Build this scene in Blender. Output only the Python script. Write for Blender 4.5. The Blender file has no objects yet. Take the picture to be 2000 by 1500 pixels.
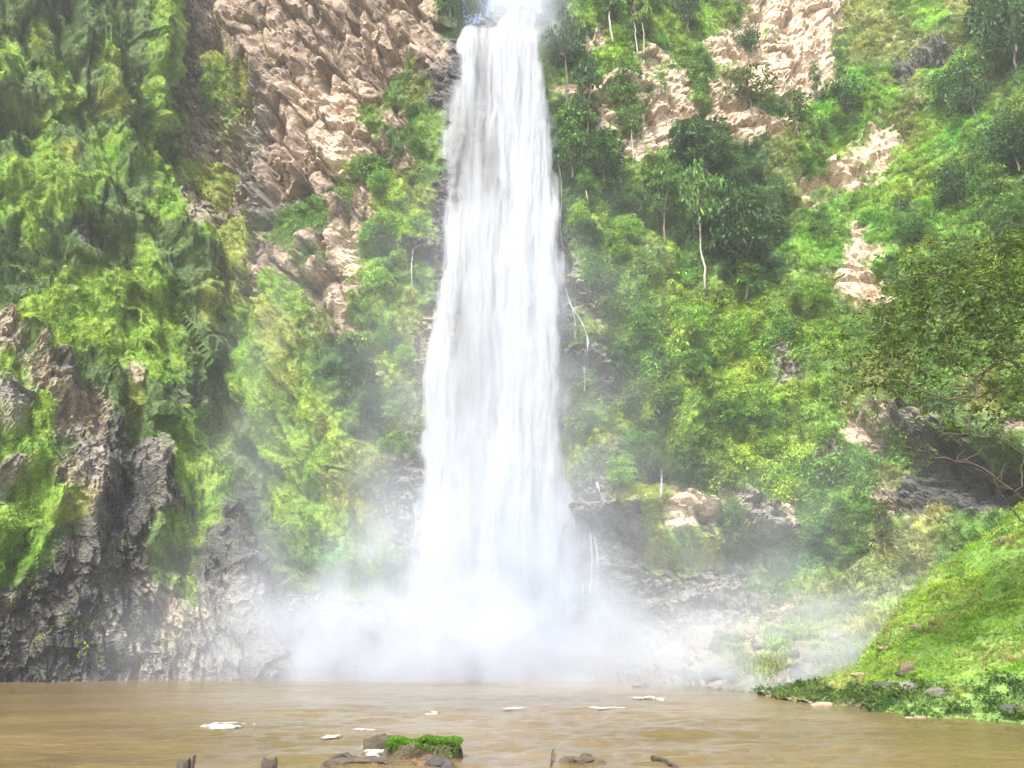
import bpy, math, random
import numpy as np
from mathutils import Vector, Matrix

rng = np.random.default_rng(7)
random.seed(7)
scene = bpy.context.scene
COL = scene.collection

# ------------------------------------------------------------------ camera
F, CX, CY = 1500.0, 1000.0, 750.0
EYE = 2.5
PITCH = math.atan(525 / 1500)
cp, sp = math.cos(PITCH), math.sin(PITCH)
cam_d = bpy.data.cameras.new("camera")
cam = bpy.data.objects.new("camera", cam_d)
COL.objects.link(cam)
cam.location = (0, 0, EYE)
cam.rotation_euler = (math.pi / 2 + PITCH, 0, 0)
cam_d.sensor_width = 36
cam_d.lens = 36 * F / 2000
cam_d.clip_start = 0.1
cam_d.clip_end = 2000
scene.camera = cam

# ------------------------------------------------------------------ light
SUN_EL, SUN_AZ = math.radians(49), math.radians(204)   # azimuth clockwise from +Y: behind the viewer, to the left
world = bpy.data.worlds.new("World")
scene.world = world
world.use_nodes = True
wn = world.node_tree
wn.nodes.clear()
w_out = wn.nodes.new("ShaderNodeOutputWorld")
w_bg = wn.nodes.new("ShaderNodeBackground")
w_sky = wn.nodes.new("ShaderNodeTexSky")
w_sky.sky_type = 'NISHITA'
w_sky.sun_disc = False
w_sky.sun_elevation = SUN_EL
w_sky.sun_rotation = SUN_AZ
w_sky.air_density = 1.0
w_sky.dust_density = 4.0
w_sky.ozone_density = 1.0
w_bg.inputs[1].default_value = 0.15
wn.links.new(w_sky.outputs[0], w_bg.inputs[0])
wn.links.new(w_bg.outputs[0], w_out.inputs[0])

sun_d = bpy.data.lights.new("sun", 'SUN')
sun_d.energy = 3.2
sun_d.angle = math.radians(8)
sun_d.color = (1.0, 0.965, 0.90)
sun = bpy.data.objects.new("sun", sun_d)
COL.objects.link(sun)
to_sun = Vector((math.sin(SUN_AZ) * math.cos(SUN_EL), math.cos(SUN_AZ) * math.cos(SUN_EL), math.sin(SUN_EL)))
sun.rotation_euler = to_sun.to_track_quat('Z', 'Y').to_euler()

scene.view_settings.view_transform = 'Standard'
scene.view_settings.look = 'None'
scene.view_settings.exposure = 1.45
scene.view_settings.gamma = 1.0
scene.view_settings.use_curve_mapping = False
cy = scene.cycles
cy.use_denoising = True
cy.max_bounces = 6
cy.diffuse_bounces = 3
cy.glossy_bounces = 2
cy.transmission_bounces = 3
cy.transparent_max_bounces = 24
cy.volume_bounces = 3
cy.volume_step_rate = 1.0
cy.volume_max_steps = 96
cy.use_adaptive_sampling = True
cy.adaptive_threshold = 0.03
cy.sample_clamp_indirect = 4.0

# ------------------------------------------------------------------ numeric helpers
def pt(px, py, Y):
    """world point on the sight line of photo pixel (px, py) at forward distance Y"""
    a = (np.asarray(px, float) - CX) / F
    b = (CY - np.asarray(py, float)) / F
    dy = cp - b * sp
    dz = sp + b * cp
    Y = np.asarray(Y, float)
    return np.stack(np.broadcast_arrays(a * Y / dy, Y, EYE + dz * Y / dy), -1)

def water_Y(py, z=0.0):
    b = (CY - np.asarray(py, float)) / F
    return (z - EYE) / ((sp + b * cp) / (cp - b * sp))

def project(P):
    x, y, z = P[..., 0], P[..., 1], P[..., 2] - EYE
    d = y * cp + z * sp
    u = -y * sp + z * cp
    return CX + F * x / d, CY - F * u / d

def _h(ix, iy, iz, seed):
    with np.errstate(over='ignore'):
        h = (ix.astype(np.int64) * 374761393 + iy.astype(np.int64) * 668265263 + iz.astype(np.int64) * 2147483647 + seed * 974634777) & 0xFFFFFFFF
        h = ((h ^ (h >> 13)) * 1274126177) & 0xFFFFFFFF
        h = ((h ^ (h >> 16)) * 2246822519) & 0xFFFFFFFF
        h = h ^ (h >> 15)
    return h

def _hf(ix, iy, iz, seed):
    return _h(ix, iy, iz, seed).astype(np.float64) / 4294967295.0

def vnoise(P, seed=0):
    """value noise, smooth, -1..1"""
    i = np.floor(P).astype(np.int64)
    f = P - i
    f = f * f * f * (f * (f * 6 - 15) + 10)
    r = 0
    for dx in (0, 1):
        wx = f[..., 0] if dx else 1 - f[..., 0]
        for dy in (0, 1):
            wy = f[..., 1] if dy else 1 - f[..., 1]
            for dz in (0, 1):
                wz = f[..., 2] if dz else 1 - f[..., 2]
                r = r + wx * wy * wz * _hf(i[..., 0] + dx, i[..., 1] + dy, i[..., 2] + dz, seed)
    return r * 2 - 1

def fbm(P, octv=4, seed=0, gain=0.5):
    r, a, t = 0, 1.0, 0
    Q = np.array(P, float)
    for k in range(octv):
        r = r + a * vnoise(Q + 17.3 * k, seed + k)
        t += a
        a *= gain
        Q = Q * 2.03
    return r / t * 1.6

def ridged(P, octv=4, seed=0):
    r, a, t = 0, 1.0, 0
    Q = np.array(P, float)
    for k in range(octv):
        r = r + a * (1 - 2 * np.abs(vnoise(Q + 9.1 * k, seed + k)))
        t += a
        a *= 0.5
        Q = Q * 2.1
    return r / t

def worley(P, seed=0):
    i = np.floor(P).astype(np.int64)
    sh = P.shape[:-1]
    f1 = np.full(sh, 9e9); f2 = np.full(sh, 9e9)
    idv = np.zeros(sh, np.int64)
    vec = np.zeros(P.shape)
    for dx in (-1, 0, 1):
        for dy in (-1, 0, 1):
            for dz in (-1, 0, 1):
                cx_, cy_, cz_ = i[..., 0] + dx, i[..., 1] + dy, i[..., 2] + dz
                q = np.stack([cx_ + _hf(cx_, cy_, cz_, seed), cy_ + _hf(cx_, cy_, cz_, seed + 1), cz_ + _hf(cx_, cy_, cz_, seed + 2)], -1)
                d = P - q
                dd = (d * d).sum(-1)
                near = dd < f1
                f2 = np.where(near, f1, np.minimum(f2, dd))
                idv = np.where(near, _h(cx_, cy_, cz_, seed + 3), idv)
                vec = np.where(near[..., None], d, vec)
                f1 = np.where(near, dd, f1)
    return np.sqrt(f1), np.sqrt(f2), idv, vec

def idr(idv, k):
    z = np.zeros_like(idv)
    return _hf(idv & 0xFFFFF, z + k, z, 77 + k)

def sstep(a, b, x):
    t = np.clip((x - a) / (b - a), 0, 1)
    return t * t * (3 - 2 * t)

def rotm(ax, ay, az):
    return np.array(Matrix.Rotation(az, 3, 'Z') @ Matrix.Rotation(ay, 3, 'Y') @ Matrix.Rotation(ax, 3, 'X'))

def blocks(P, scale, R, seed):
    """jointed rock: each cell stands proud or back and is tilted, with a crack round it"""
    Q = (P @ R.T) / np.array(scale)
    Q = Q + 0.05 * np.stack([vnoise(Q * 1.7, seed + 11), vnoise(Q * 1.7, seed + 12), vnoise(Q * 1.7, seed + 13)], -1)
    f1, f2, idv, vec = worley(Q, seed)
    off = idr(idv, 1) - 0.5
    tilt = (vec[..., 0] * (idr(idv, 2) - .5) + vec[..., 1] * (idr(idv, 3) - .5) + vec[..., 2] * (idr(idv, 4) - .5)) * 1.3
    crack = 1 - sstep(0.0, 0.14, f2 - f1)
    return off + tilt - 0.22 * crack, idv, crack

def smooth_table(cols, rows, T, fc, fr):
    """smooth interpolation of a table over fine columns fc and rows fr"""
    T = np.array(T, float)
    A = np.stack([hermite(cols, T[i], fc) for i in range(len(rows))], 0)
    B = hermite_axis0(rows, A, fr)
    return B

def hermite(x, y, q):
    x = np.array(x, float); y = np.array(y, float)
    m = np.gradient(y, x)
    k = np.clip(np.searchsorted(x, q) - 1, 0, len(x) - 2)
    h = x[k + 1] - x[k]
    t = np.clip((q - x[k]) / h, 0, 1)
    return ((1 + 2 * t) * (1 - t) ** 2) * y[k] + t * (1 - t) ** 2 * h * m[k] + t * t * (3 - 2 * t) * y[k + 1] + t * t * (t - 1) * h * m[k + 1]

def hermite_axis0(x, A, q):
    x = np.array(x, float)
    m = np.gradient(A, x, axis=0)
    k = np.clip(np.searchsorted(x, q) - 1, 0, len(x) - 2)
    h = (x[k + 1] - x[k])[:, None]
    t = np.clip((q - x[k]) / h[:, 0], 0, 1)[:, None]
    return ((1 + 2 * t) * (1 - t) ** 2) * A[k] + t * (1 - t) ** 2 * h * m[k] + t * t * (3 - 2 * t) * A[k + 1] + t * t * (t - 1) * h * m[k + 1]

def lines(*segs):
    """grid lines: (start, stop, step) pieces joined"""
    out = []
    for a, b, s in segs:
        n = max(1, int(round(abs(b - a) / s)))
        out.append(np.linspace(a, b, n, endpoint=False))
    out.append(np.array([segs[-1][1]]))
    return np.concatenate(out)

# ------------------------------------------------------------------ what covers the ground where
COVER = [   # 50-pixel cells; the numbers are places in KINDS
 [0, 0, 0, 0, 0, 0, 1, 3, 3, 4, 4, 4, 4, 4, 4, 4, 4, 9, 6, 6, 6, 6, 11, 11, 8, 11, 11, 11, 8, 5, 5, 5, 5, 12, 12, 11, 11, 12, 9, 9],
 [0, 1, 0, 0, 0, 0, 1, 3, 4, 4, 4, 4, 4, 4, 4, 4, 4, 6, 6, 6, 6, 8, 9, 5, 11, 11, 11, 11, 5, 5, 11, 5, 5, 8, 12, 12, 7, 12, 9, 9],
 [1, 0, 0, 0, 1, 0, 1, 3, 12, 4, 4, 4, 4, 4, 4, 4, 4, 6, 6, 6, 6, 8, 11, 11, 11, 5, 8, 8, 5, 5, 5, 5, 8, 12, 12, 6, 6, 11, 8, 9],
 [1, 0, 1, 0, 2, 0, 1, 3, 1, 12, 4, 4, 4, 5, 4, 8, 12, 6, 6, 6, 6, 8, 5, 5, 5, 8, 5, 8, 5, 5, 5, 5, 8, 11, 11, 12, 11, 11, 12, 8],
 [0, 0, 1, 0, 2, 0, 1, 3, 1, 3, 7, 4, 5, 5, 8, 4, 8, 6, 6, 6, 6, 9, 9, 5, 8, 5, 5, 5, 5, 5, 5, 11, 11, 11, 11, 12, 11, 11, 11, 8],
 [0, 1, 0, 0, 0, 0, 1, 3, 3, 3, 7, 4, 4, 5, 4, 9, 8, 6, 6, 6, 6, 9, 9, 8, 5, 5, 9, 9, 5, 5, 5, 11, 11, 11, 5, 12, 11, 11, 8, 9],
 [0, 1, 2, 0, 0, 1, 1, 2, 2, 3, 7, 4, 4, 5, 8, 4, 8, 6, 6, 6, 6, 9, 9, 9, 8, 8, 9, 9, 9, 9, 12, 11, 5, 5, 11, 11, 11, 8, 9, 9],
 [1, 1, 2, 0, 0, 0, 1, 3, 2, 3, 7, 4, 4, 8, 4, 10, 2, 6, 6, 6, 6, 8, 9, 8, 8, 8, 8, 8, 9, 9, 12, 5, 12, 5, 11, 11, 11, 11, 8, 8],
 [1, 1, 1, 1, 0, 0, 1, 3, 3, 3, 7, 7, 8, 4, 4, 10, 10, 6, 6, 6, 6, 6, 8, 10, 8, 10, 8, 8, 9, 9, 8, 11, 11, 11, 11, 9, 11, 11, 8, 8],
 [0, 1, 0, 6, 0, 0, 0, 1, 2, 2, 3, 8, 4, 5, 8, 10, 6, 6, 6, 6, 6, 6, 8, 10, 12, 10, 8, 9, 9, 9, 11, 11, 11, 5, 11, 11, 11, 8, 10, 10],
 [0, 0, 0, 0, 0, 1, 0, 0, 2, 2, 4, 4, 8, 4, 10, 8, 8, 6, 6, 6, 6, 6, 7, 8, 8, 12, 10, 8, 9, 9, 9, 11, 12, 5, 11, 8, 8, 8, 10, 10],
 [0, 1, 1, 1, 1, 0, 1, 0, 2, 2, 3, 1, 4, 4, 10, 10, 8, 6, 6, 6, 6, 6, 7, 8, 9, 10, 10, 8, 8, 8, 8, 8, 8, 12, 5, 8, 8, 8, 8, 10],
 [3, 1, 1, 1, 1, 1, 1, 0, 2, 1, 2, 1, 12, 4, 8, 10, 3, 3, 6, 6, 6, 6, 7, 3, 9, 10, 10, 10, 8, 8, 8, 8, 8, 8, 8, 8, 8, 8, 9, 8],
 [3, 0, 1, 1, 1, 1, 1, 0, 0, 1, 2, 2, 1, 8, 2, 10, 3, 7, 6, 6, 6, 6, 8, 7, 9, 10, 10, 10, 10, 8, 8, 10, 10, 8, 8, 8, 8, 8, 8, 8],
 [1, 3, 6, 0, 0, 3, 1, 0, 0, 2, 1, 2, 1, 9, 1, 10, 3, 7, 6, 6, 6, 7, 6, 7, 8, 9, 10, 10, 10, 8, 7, 8, 8, 8, 8, 12, 8, 8, 8, 8],
 [7, 1, 3, 3, 0, 2, 0, 6, 0, 1, 1, 2, 1, 8, 9, 8, 12, 7, 7, 7, 7, 7, 8, 6, 8, 8, 10, 10, 10, 8, 10, 10, 8, 12, 12, 12, 8, 0, 12, 8],
 [1, 1, 3, 3, 6, 0, 0, 1, 1, 0, 1, 1, 10, 1, 9, 2, 12, 7, 7, 7, 7, 7, 8, 8, 10, 10, 8, 8, 10, 8, 11, 11, 11, 5, 3, 6, 3, 0, 0, 3],
 [1, 1, 0, 7, 6, 6, 7, 1, 1, 0, 1, 1, 1, 10, 2, 11, 7, 7, 7, 7, 7, 8, 8, 2, 8, 8, 9, 8, 8, 10, 8, 11, 7, 8, 8, 6, 6, 6, 0, 0],
 [7, 1, 3, 7, 6, 6, 6, 1, 1, 0, 0, 1, 1, 2, 12, 7, 7, 7, 7, 7, 7, 8, 2, 12, 8, 6, 9, 8, 8, 8, 10, 8, 8, 8, 12, 6, 6, 6, 6, 0],
 [1, 1, 1, 3, 6, 6, 6, 1, 1, 6, 0, 1, 1, 2, 2, 6, 7, 7, 7, 7, 7, 7, 7, 7, 2, 2, 5, 8, 5, 7, 5, 8, 8, 8, 3, 6, 6, 6, 6, 0],
 [1, 1, 0, 6, 6, 6, 0, 1, 6, 6, 0, 1, 1, 1, 2, 3, 7, 7, 7, 7, 7, 7, 7, 6, 6, 2, 5, 7, 8, 7, 7, 8, 11, 8, 8, 12, 12, 8, 11, 11],
 [1, 1, 6, 6, 6, 6, 0, 0, 6, 6, 0, 0, 1, 1, 1, 0, 7, 7, 7, 7, 7, 7, 7, 6, 6, 2, 1, 2, 0, 0, 8, 9, 8, 8, 12, 12, 12, 8, 11, 11],
 [1, 6, 6, 6, 6, 6, 7, 1, 7, 7, 7, 0, 0, 1, 1, 0, 7, 7, 7, 7, 7, 7, 6, 6, 6, 7, 7, 7, 7, 8, 8, 1, 1, 12, 12, 12, 12, 8, 11, 11],
 [6, 6, 6, 6, 6, 6, 3, 3, 7, 7, 7, 7, 7, 7, 7, 7, 7, 7, 7, 7, 7, 7, 6, 6, 6, 7, 7, 7, 7, 7, 3, 12, 12, 12, 12, 12, 12, 12, 11, 11],
 [6, 6, 6, 6, 7, 6, 3, 7, 7, 7, 7, 7, 7, 7, 7, 7, 7, 7, 7, 7, 7, 7, 7, 6, 6, 7, 7, 7, 3, 3, 12, 12, 12, 12, 12, 11, 11, 11, 11, 11],
 [6, 6, 6, 6, 6, 7, 7, 7, 7, 7, 7, 7, 7, 7, 7, 7, 7, 7, 7, 7, 7, 7, 7, 7, 7, 7, 7, 3, 12, 3, 12, 3, 12, 12, 3, 11, 11, 11, 11, 11],
 [6, 6, 6, 6, 6, 7, 7, 7, 7, 7, 7, 7, 7, 7, 7, 7, 7, 7, 7, 7, 7, 7, 7, 7, 7, 7, 7, 3, 3, 12, 3, 3, 12, 3, 11, 11, 11, 11, 11, 11],
]
KINDS = "nmyortkwldbsp"
PAL = {  # two base colours per cover
 'n': ((.065, .120, .034), (.115, .180, .055)),
 'm': ((.130, .245, .028), (.225, .340, .045)),
 'y': ((.180, .240, .035), (.260, .290, .070)),
 'o': ((.200, .165, .120), (.285, .240, .175)),
 'r': ((.190, .135, .100), (.360, .275, .205)),
 't': ((.480, .365, .265), (.640, .515, .395)),
 'k': ((.034, .035, .036), (.085, .082, .078)),
 'w': ((.140, .130, .115), (.245, .225, .195)),
 'l': ((.085, .170, .034), (.160, .265, .050)),
 'd': ((.034, .090, .030), (.070, .145, .042)),
 'b': ((.165, .290, .032), (.270, .375, .055)),
 's': ((.150, .290, .055), (.250, .395, .095)),
 'p': ((.195, .245, .090), (.280, .320, .140)),
}
_cov = np.zeros((len(COVER), 40, len(KINDS)))
for j, row in enumerate(COVER):
    for i, c in enumerate(row):
        _cov[j, i, c] = 1
# patches smaller than the table's cells: photo x, y, half-width, half-height, cover
SPOTS = [
 (1682,548,50,56,'t'),(1702,490,52,18,'t'),(1712,300,38,56,'t'),(1612,356,62,22,'t'),(1575,398,40,12,'t'),(1405,108,38,34,'t'),(1205,190,58,34,'t'),(1292,215,34,48,'t'),
 (1190,242,40,24,'t'),(1545,60,74,90,'t'),(1578,150,40,86,'t'),(1470,170,76,50,'t'),(1500,230,60,34,'t'),(1510,1000,28,38,'w'),(1355,1004,56,15,'t'),(1520,745,14,12,'w'),(1600,888,12,22,'w'),
 (632,190,44,30,'t'),(700,180,30,24,'r'),(690,512,22,30,'t'),(655,590,34,14,'t'),(740,735,16,9,'t'),(500,350,38,64,'w'),(425,330,44,22,'y'),(385,235,52,64,'o'),(545,300,34,100,'r'),
 (4,940,20,42,'w'),(130,790,32,50,'o'),(18,790,34,56,'w'),(400,910,38,104,'m'),(50,1040,56,95,'m'),(150,985,26,22,'y'),(190,575,130,32,'m'),(310,660,44,70,'m'),(314,120,22,140,'m'),
 (432,176,36,13,'s'),(345,1170,36,34,'o'),(490,700,32,90,'m'),(640,1080,34,34,'s'),(1150,590,30,36,'w'),(1205,1085,46,90,'w'),(1390,1155,140,34,'w'),(1845,110,62,26,'k'),(1760,150,26,24,'k'),
 (1340,720,60,140,'b'),(1440,640,60,100,'b'),(1625,240,72,36,'s'),(1480,880,80,60,'b'),(1150,650,24,20,'y'),(60,380,70,60,'m'),(200,330,34,70,'m'),(120,170,40,50,'m'),(560,820,50,60,'m'),
 (1500,210,40,18,'l'),(1420,330,90,50,'d'),(1450,470,85,80,'d'),(1180,500,50,60,'l'),(1230,620,50,90,'l'),(580,440,40,30,'l'),(730,460,40,24,'l'),(680,720,60,70,'d'),(800,620,24,60,'y'),(760,400,30,60,'b'),
]
def cover_at(P, warp=26.0, fix=None):
    """cover weights of world points: the table is looked up where the point stands, its edges broken up by noise"""
    px, py = project(P)
    wx = fbm(P / 5.0, 4, 51) * warp + fbm(P / 1.2, 2, 53) * 10
    wy = fbm(P / 5.0 + 40, 4, 52) * warp + fbm(P / 1.2 + 9, 2, 54) * 10
    gx = np.clip((px + wx) / 50 - 0.5, 0, 38.999)
    gy = np.clip((py + wy) / 50 - 0.5, 0, len(COVER) - 1.001)
    i, j = gx.astype(int), gy.astype(int)
    u = (gx - i)[..., None]; v = (gy - j)[..., None]
    u = u * u * (3 - 2 * u); v = v * v * (3 - 2 * v)
    W = (_cov[j, i] * (1 - u) + _cov[j, i + 1] * u) * (1 - v) + (_cov[j + 1, i] * (1 - u) + _cov[j + 1, i + 1] * u) * v
    W = W ** 2.5
    W /= W.sum(-1, keepdims=True)
    qx, qy = px + wx * 0.55, py + wy * 0.55
    for (sx_, sy_, rx, ry, c) in SPOTS:
        a = np.exp(-(((qx - sx_) / rx) ** 2 + ((qy - sy_) / ry) ** 2) ** 2)
        W *= (1 - a)[..., None]
        W[..., KINDS.index(c)] += a
    return W
def kw(W, s):
    return sum(W[..., KINDS.index(c)] for c in s)
def cover_colour(P, W):
    mixv = np.clip(0.5 + 0.9 * fbm(P / 2.2, 4, 61), 0, 1)[..., None]
    C0 = np.array([PAL[c][0] for c in KINDS]); C1 = np.array([PAL[c][1] for c in KINDS])
    return (W @ C0) * (1 - mixv) + (W @ C1) * mixv

# ------------------------------------------------------------------ object helpers
def tag(o, label=None, cat=None, group=None, kind=None):
    if label: o['label'] = label
    if cat: o['category'] = cat
    if group: o['group'] = group
    if kind: o['kind'] = kind
    return o

def mesh_obj(name, V, Fc, mat=None, parent=None, smooth=False, link=True):
    me = bpy.data.meshes.new(name)
    V = np.ascontiguousarray(V, dtype=np.float32).reshape(-1, 3)
    if isinstance(Fc, np.ndarray):
        k = Fc.shape[1]
        me.vertices.add(len(V)); me.vertices.foreach_set('co', V.ravel())
        me.loops.add(Fc.size); me.loops.foreach_set('vertex_index', Fc.astype(np.int32).ravel())
        me.polygons.add(len(Fc))
        me.polygons.foreach_set('loop_start', np.arange(0, Fc.size, k, dtype=np.int32))
        me.polygons.foreach_set('loop_total', np.full(len(Fc), k, np.int32))
        me.update(calc_edges=True)
        me.validate()
    else:
        me.from_pydata(V.tolist(), [], Fc)
    me.polygons.foreach_set('use_smooth', np.full(len(me.polygons), smooth, bool))
    o = bpy.data.objects.new(name, me)
    if link: COL.objects.link(o)
    if mat: me.materials.append(mat)
    if parent: o.parent = parent
    return o

def set_attr(o, name, arr, typ='FLOAT_COLOR'):
    a = o.data.attributes.new(name, typ, 'POINT')
    arr = np.asarray(arr, np.float32)
    if typ == 'FLOAT_COLOR':
        arr = np.concatenate([arr, np.ones((len(arr), 1), np.float32)], -1)
        a.data.foreach_set('color', arr.ravel())
    elif typ == 'FLOAT_VECTOR':
        a.data.foreach_set('vector', arr.ravel())
    else:
        a.data.foreach_set('value', arr.ravel())

def empty(name, loc=(0, 0, 0), label=None, cat=None, group=None):
    o = bpy.data.objects.new(name, None)
    COL.objects.link(o)
    o.location = loc
    return tag(o, label, cat, group)

def copy_tree(o, parent=None):
    c = o.copy(); COL.objects.link(c)
    if parent: c.parent = parent
    for ch in list(o.children):
        copy_tree(ch, c)
    return c

def grid_faces(nr, nc):
    a = (np.arange(nr - 1)[:, None] * nc + np.arange(nc - 1)[None]).ravel()
    return np.stack([a, a + 1, a + nc + 1, a + nc], -1)

# ------------------------------------------------------------------ materials
class NT:
    def __init__(s, name):
        s.m = bpy.data.materials.new(name); s.m.use_nodes = True
        s.t = s.m.node_tree; s.t.nodes.clear()
        s.out = s.t.nodes.new('ShaderNodeOutputMaterial')
    def n(s, typ, ins=None, **kw):
        nd = s.t.nodes.new(typ)
        for k, v in kw.items(): setattr(nd, k, v)
        for k, v in (ins or {}).items():
            if isinstance(v, bpy.types.NodeSocket): s.t.links.new(v, nd.inputs[k])
            else: nd.inputs[k].default_value = v
        return nd
    def math(s, op, a, b=None, c=None, clamp=False):
        ins = {0: a}
        if b is not None: ins[1] = b
        if c is not None: ins[2] = c
        nd = s.n('ShaderNodeMath', ins, operation=op); nd.use_clamp = clamp
        return nd.outputs[0]
    def mixc(s, f, a, b, blend='MIX'):
        nd = s.n('ShaderNodeMix', data_type='RGBA', blend_type=blend)
        for idx, v in ((0, f), (6, a), (7, b)):
            if isinstance(v, bpy.types.NodeSocket): s.t.links.new(v, nd.inputs[idx])
            else: nd.inputs[idx].default_value = v
        return nd.outputs[2]
    def noise(s, vec, scale, detail=4, rough=0.55, dist=0.0):
        nd = s.n('ShaderNodeTexNoise', {'Scale': scale, 'Detail': detail, 'Roughness': rough, 'Distortion': dist})
        s.t.links.new(vec, nd.inputs['Vector'])
        return nd.outputs['Fac']
    def mapr(s, v, a, b, c, d):
        return s.n('ShaderNodeMapRange', {0: v, 1: a, 2: b, 3: c, 4: d}).outputs[0]
    def stretch(s, vec, sc, rot=(0, 0, 0)):
        return s.n('ShaderNodeMapping', {'Vector': vec, 'Scale': sc, 'Rotation': rot}).outputs[0]
    def surf(s, sh): s.t.links.new(sh, s.out.inputs['Surface'])
    def vol(s, sh): s.t.links.new(sh, s.out.inputs['Volume'])

def terrain_mat(name, scale=1.0, st=(1, 1, 4.5), sr=(0.25, 0.35, 0)):
    """colour comes from the cover, broken by grain; rock gets cracks and strata, moss a soft pile"""
    t = NT(name)
    geo = t.n('ShaderNodeNewGeometry').outputs['Position']
    col = t.n('ShaderNodeAttribute', attribute_name='cover').outputs['Color']
    rock = t.n('ShaderNodeAttribute', attribute_name='rock').outputs['Fac']
    wet = t.n('ShaderNodeAttribute', attribute_name='wet').outputs['Fac']
    n1 = t.noise(geo, 1.6 * scale, 6, 0.65)
    n2 = t.noise(t.stretch(geo, st, sr), 0.9 * scale, 6, 0.7, 0.4)
    n3 = t.noise(geo, 6.0 * scale, 4, 0.7)
    vmul = t.mapr(n1, 0.3, 0.7, 0.62, 1.38)
    vst = t.mapr(n2, 0.3, 0.7, 0.65, 1.35)
    vfi = t.mapr(n3, 0.3, 0.7, 0.7, 1.3)
    val = t.math('MULTIPLY', t.math('MULTIPLY', vmul, t.math('ADD', t.math('MULTIPLY', t.math('SUBTRACT', vst, 1.0), rock), 1.0)), vfi)
    base = t.mixc(1.0, col, t.n('ShaderNodeCombineColor', {0: val, 1: val, 2: val}).outputs[0], 'MULTIPLY')
    # lichen and dust on the rock, patchy
    pat = t.mapr(t.noise(geo, 0.8 * scale, 5, 0.6), 0.55, 0.68, 0.0, 0.55)
    base = t.mixc(t.math('MULTIPLY', pat, rock), base, t.mixc(t.noise(geo, 0.37, 3), (0.10, 0.105, 0.04, 1), (0.16, 0.13, 0.10, 1)))
    vor = t.n('ShaderNodeTexVoronoi', {'Vector': t.stretch(geo, (1, 1, 2.2), (0.4, 0.5, 0.2)), 'Scale': 1.1 * scale}, feature='DISTANCE_TO_EDGE').outputs['Distance']
    crack = t.mapr(vor, 0.0, 0.12, 0.0, 1.0)
    hr = t.math('ADD', t.math('MULTIPLY', n2, 0.6), t.math('ADD', t.math('MULTIPLY', crack, 0.25), t.math('MULTIPLY', n3, 0.2)))
    hm = t.math('ADD', t.math('MULTIPLY', t.noise(t.stretch(geo, (1, 1, 0.6)), 3.2 * scale, 5, 0.75), 1.0), t.math('MULTIPLY', n3, 0.9))
    h = t.n('ShaderNodeMix', {0: rock, 2: hm, 3: hr}).outputs[0]
    bump = t.n('ShaderNodeBump', {'Strength': 0.9, 'Distance': 0.30 / scale, 'Height': h}).outputs[0]
    rgh = t.mapr(wet, 0, 1, 0.9, 0.38)
    bs = t.n('ShaderNodeBsdfPrincipled', {'Base Color': base, 'Roughness': rgh, 'Normal': bump, 'Specular IOR Level': 0.35})
    t.surf(bs.outputs[0])
    return t.m

def leaf_mat(name, inst=True, trans=0.35, gloss=0.25):
    t = NT(name)
    if inst:
        c = t.n('ShaderNodeAttribute', attribute_name='tint', attribute_type='INSTANCER').outputs['Color']
    else:
        c = t.n('ShaderNodeObjectInfo').outputs['Color']
    geo = t.n('ShaderNodeNewGeometry')
    rnd = geo.outputs['Random Per Island']
    k = t.mapr(rnd, 0, 1, 0.55, 1.5)
    nz = t.mapr(t.noise(geo.outputs['Position'], 0.7, 3), 0.35, 0.65, 0.75, 1.3)
    k = t.math('MULTIPLY', k, nz)
    base = t.mixc(1.0, c, t.n('ShaderNodeCombineColor', {0: k, 1: k, 2: k}).outputs[0], 'MULTIPLY')
    base = t.mixc(t.mapr(rnd, 0.85, 1.0, 0.0, 0.5), base, t.mixc(1.0, base, (1.7, 1.35, 0.8, 1), 'MULTIPLY'))
    d = t.n('ShaderNodeBsdfPrincipled', {'Base Color': base, 'Roughness': 0.5, 'Specular IOR Level': gloss}).outputs[0]
    tr = t.n('ShaderNodeBsdfTranslucent', {'Color': t.mixc(1.0, base, (1.25, 1.3, 0.6, 1), 'MULTIPLY')}).outputs[0]
    t.surf(t.n('ShaderNodeMixShader', {0: trans, 1: d, 2: tr}).outputs[0])
    return t.m

def simple_rock_mat(name, c0, c1, wet=0.0, sc=3.0):
    t = NT(name)
    g = t.n('ShaderNodeTexCoord').outputs['Object']
    oi = t.n('ShaderNodeObjectInfo').outputs['Random']
    f = t.mapr(t.noise(g, sc, 6, 0.7), 0.3, 0.7, 0, 1)
    base = t.mixc(f, c0 + (1,), c1 + (1,))
    k = t.mapr(oi, 0, 1, 0.7, 1.25)
    base = t.mixc(1.0, base, t.n('ShaderNodeCombineColor', {0: k, 1: k, 2: k}).outputs[0], 'MULTIPLY')
    hh = t.noise(t.stretch(g, (1, 1, 3)), sc * 2.5, 6, 0.75)
    bump = t.n('ShaderNodeBump', {'Strength': 0.8, 'Distance': 0.12, 'Height': hh}).outputs[0]
    b = t.n('ShaderNodeBsdfPrincipled', {'Base Color': base, 'Roughness': 0.85 - 0.5 * wet, 'Normal': bump})
    t.surf(b.outputs[0])
    return t.m

def bark_mat(name, c0, c1):
    t = NT(name)
    g = t.n('ShaderNodeNewGeometry').outputs['Position']
    f = t.noise(t.stretch(g, (6, 6, 1.2)), 2.0, 5, 0.7)
    base = t.mixc(t.mapr(f, 0.3, 0.7, 0, 1), c0 + (1,), c1 + (1,))
    bump = t.n('ShaderNodeBump', {'Strength': 0.6, 'Distance': 0.03, 'Height': f}).outputs[0]
    t.surf(t.n('ShaderNodeBsdfPrincipled', {'Base Color': base, 'Roughness': 0.85, 'Normal': bump}).outputs[0])
    return t.m

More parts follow.
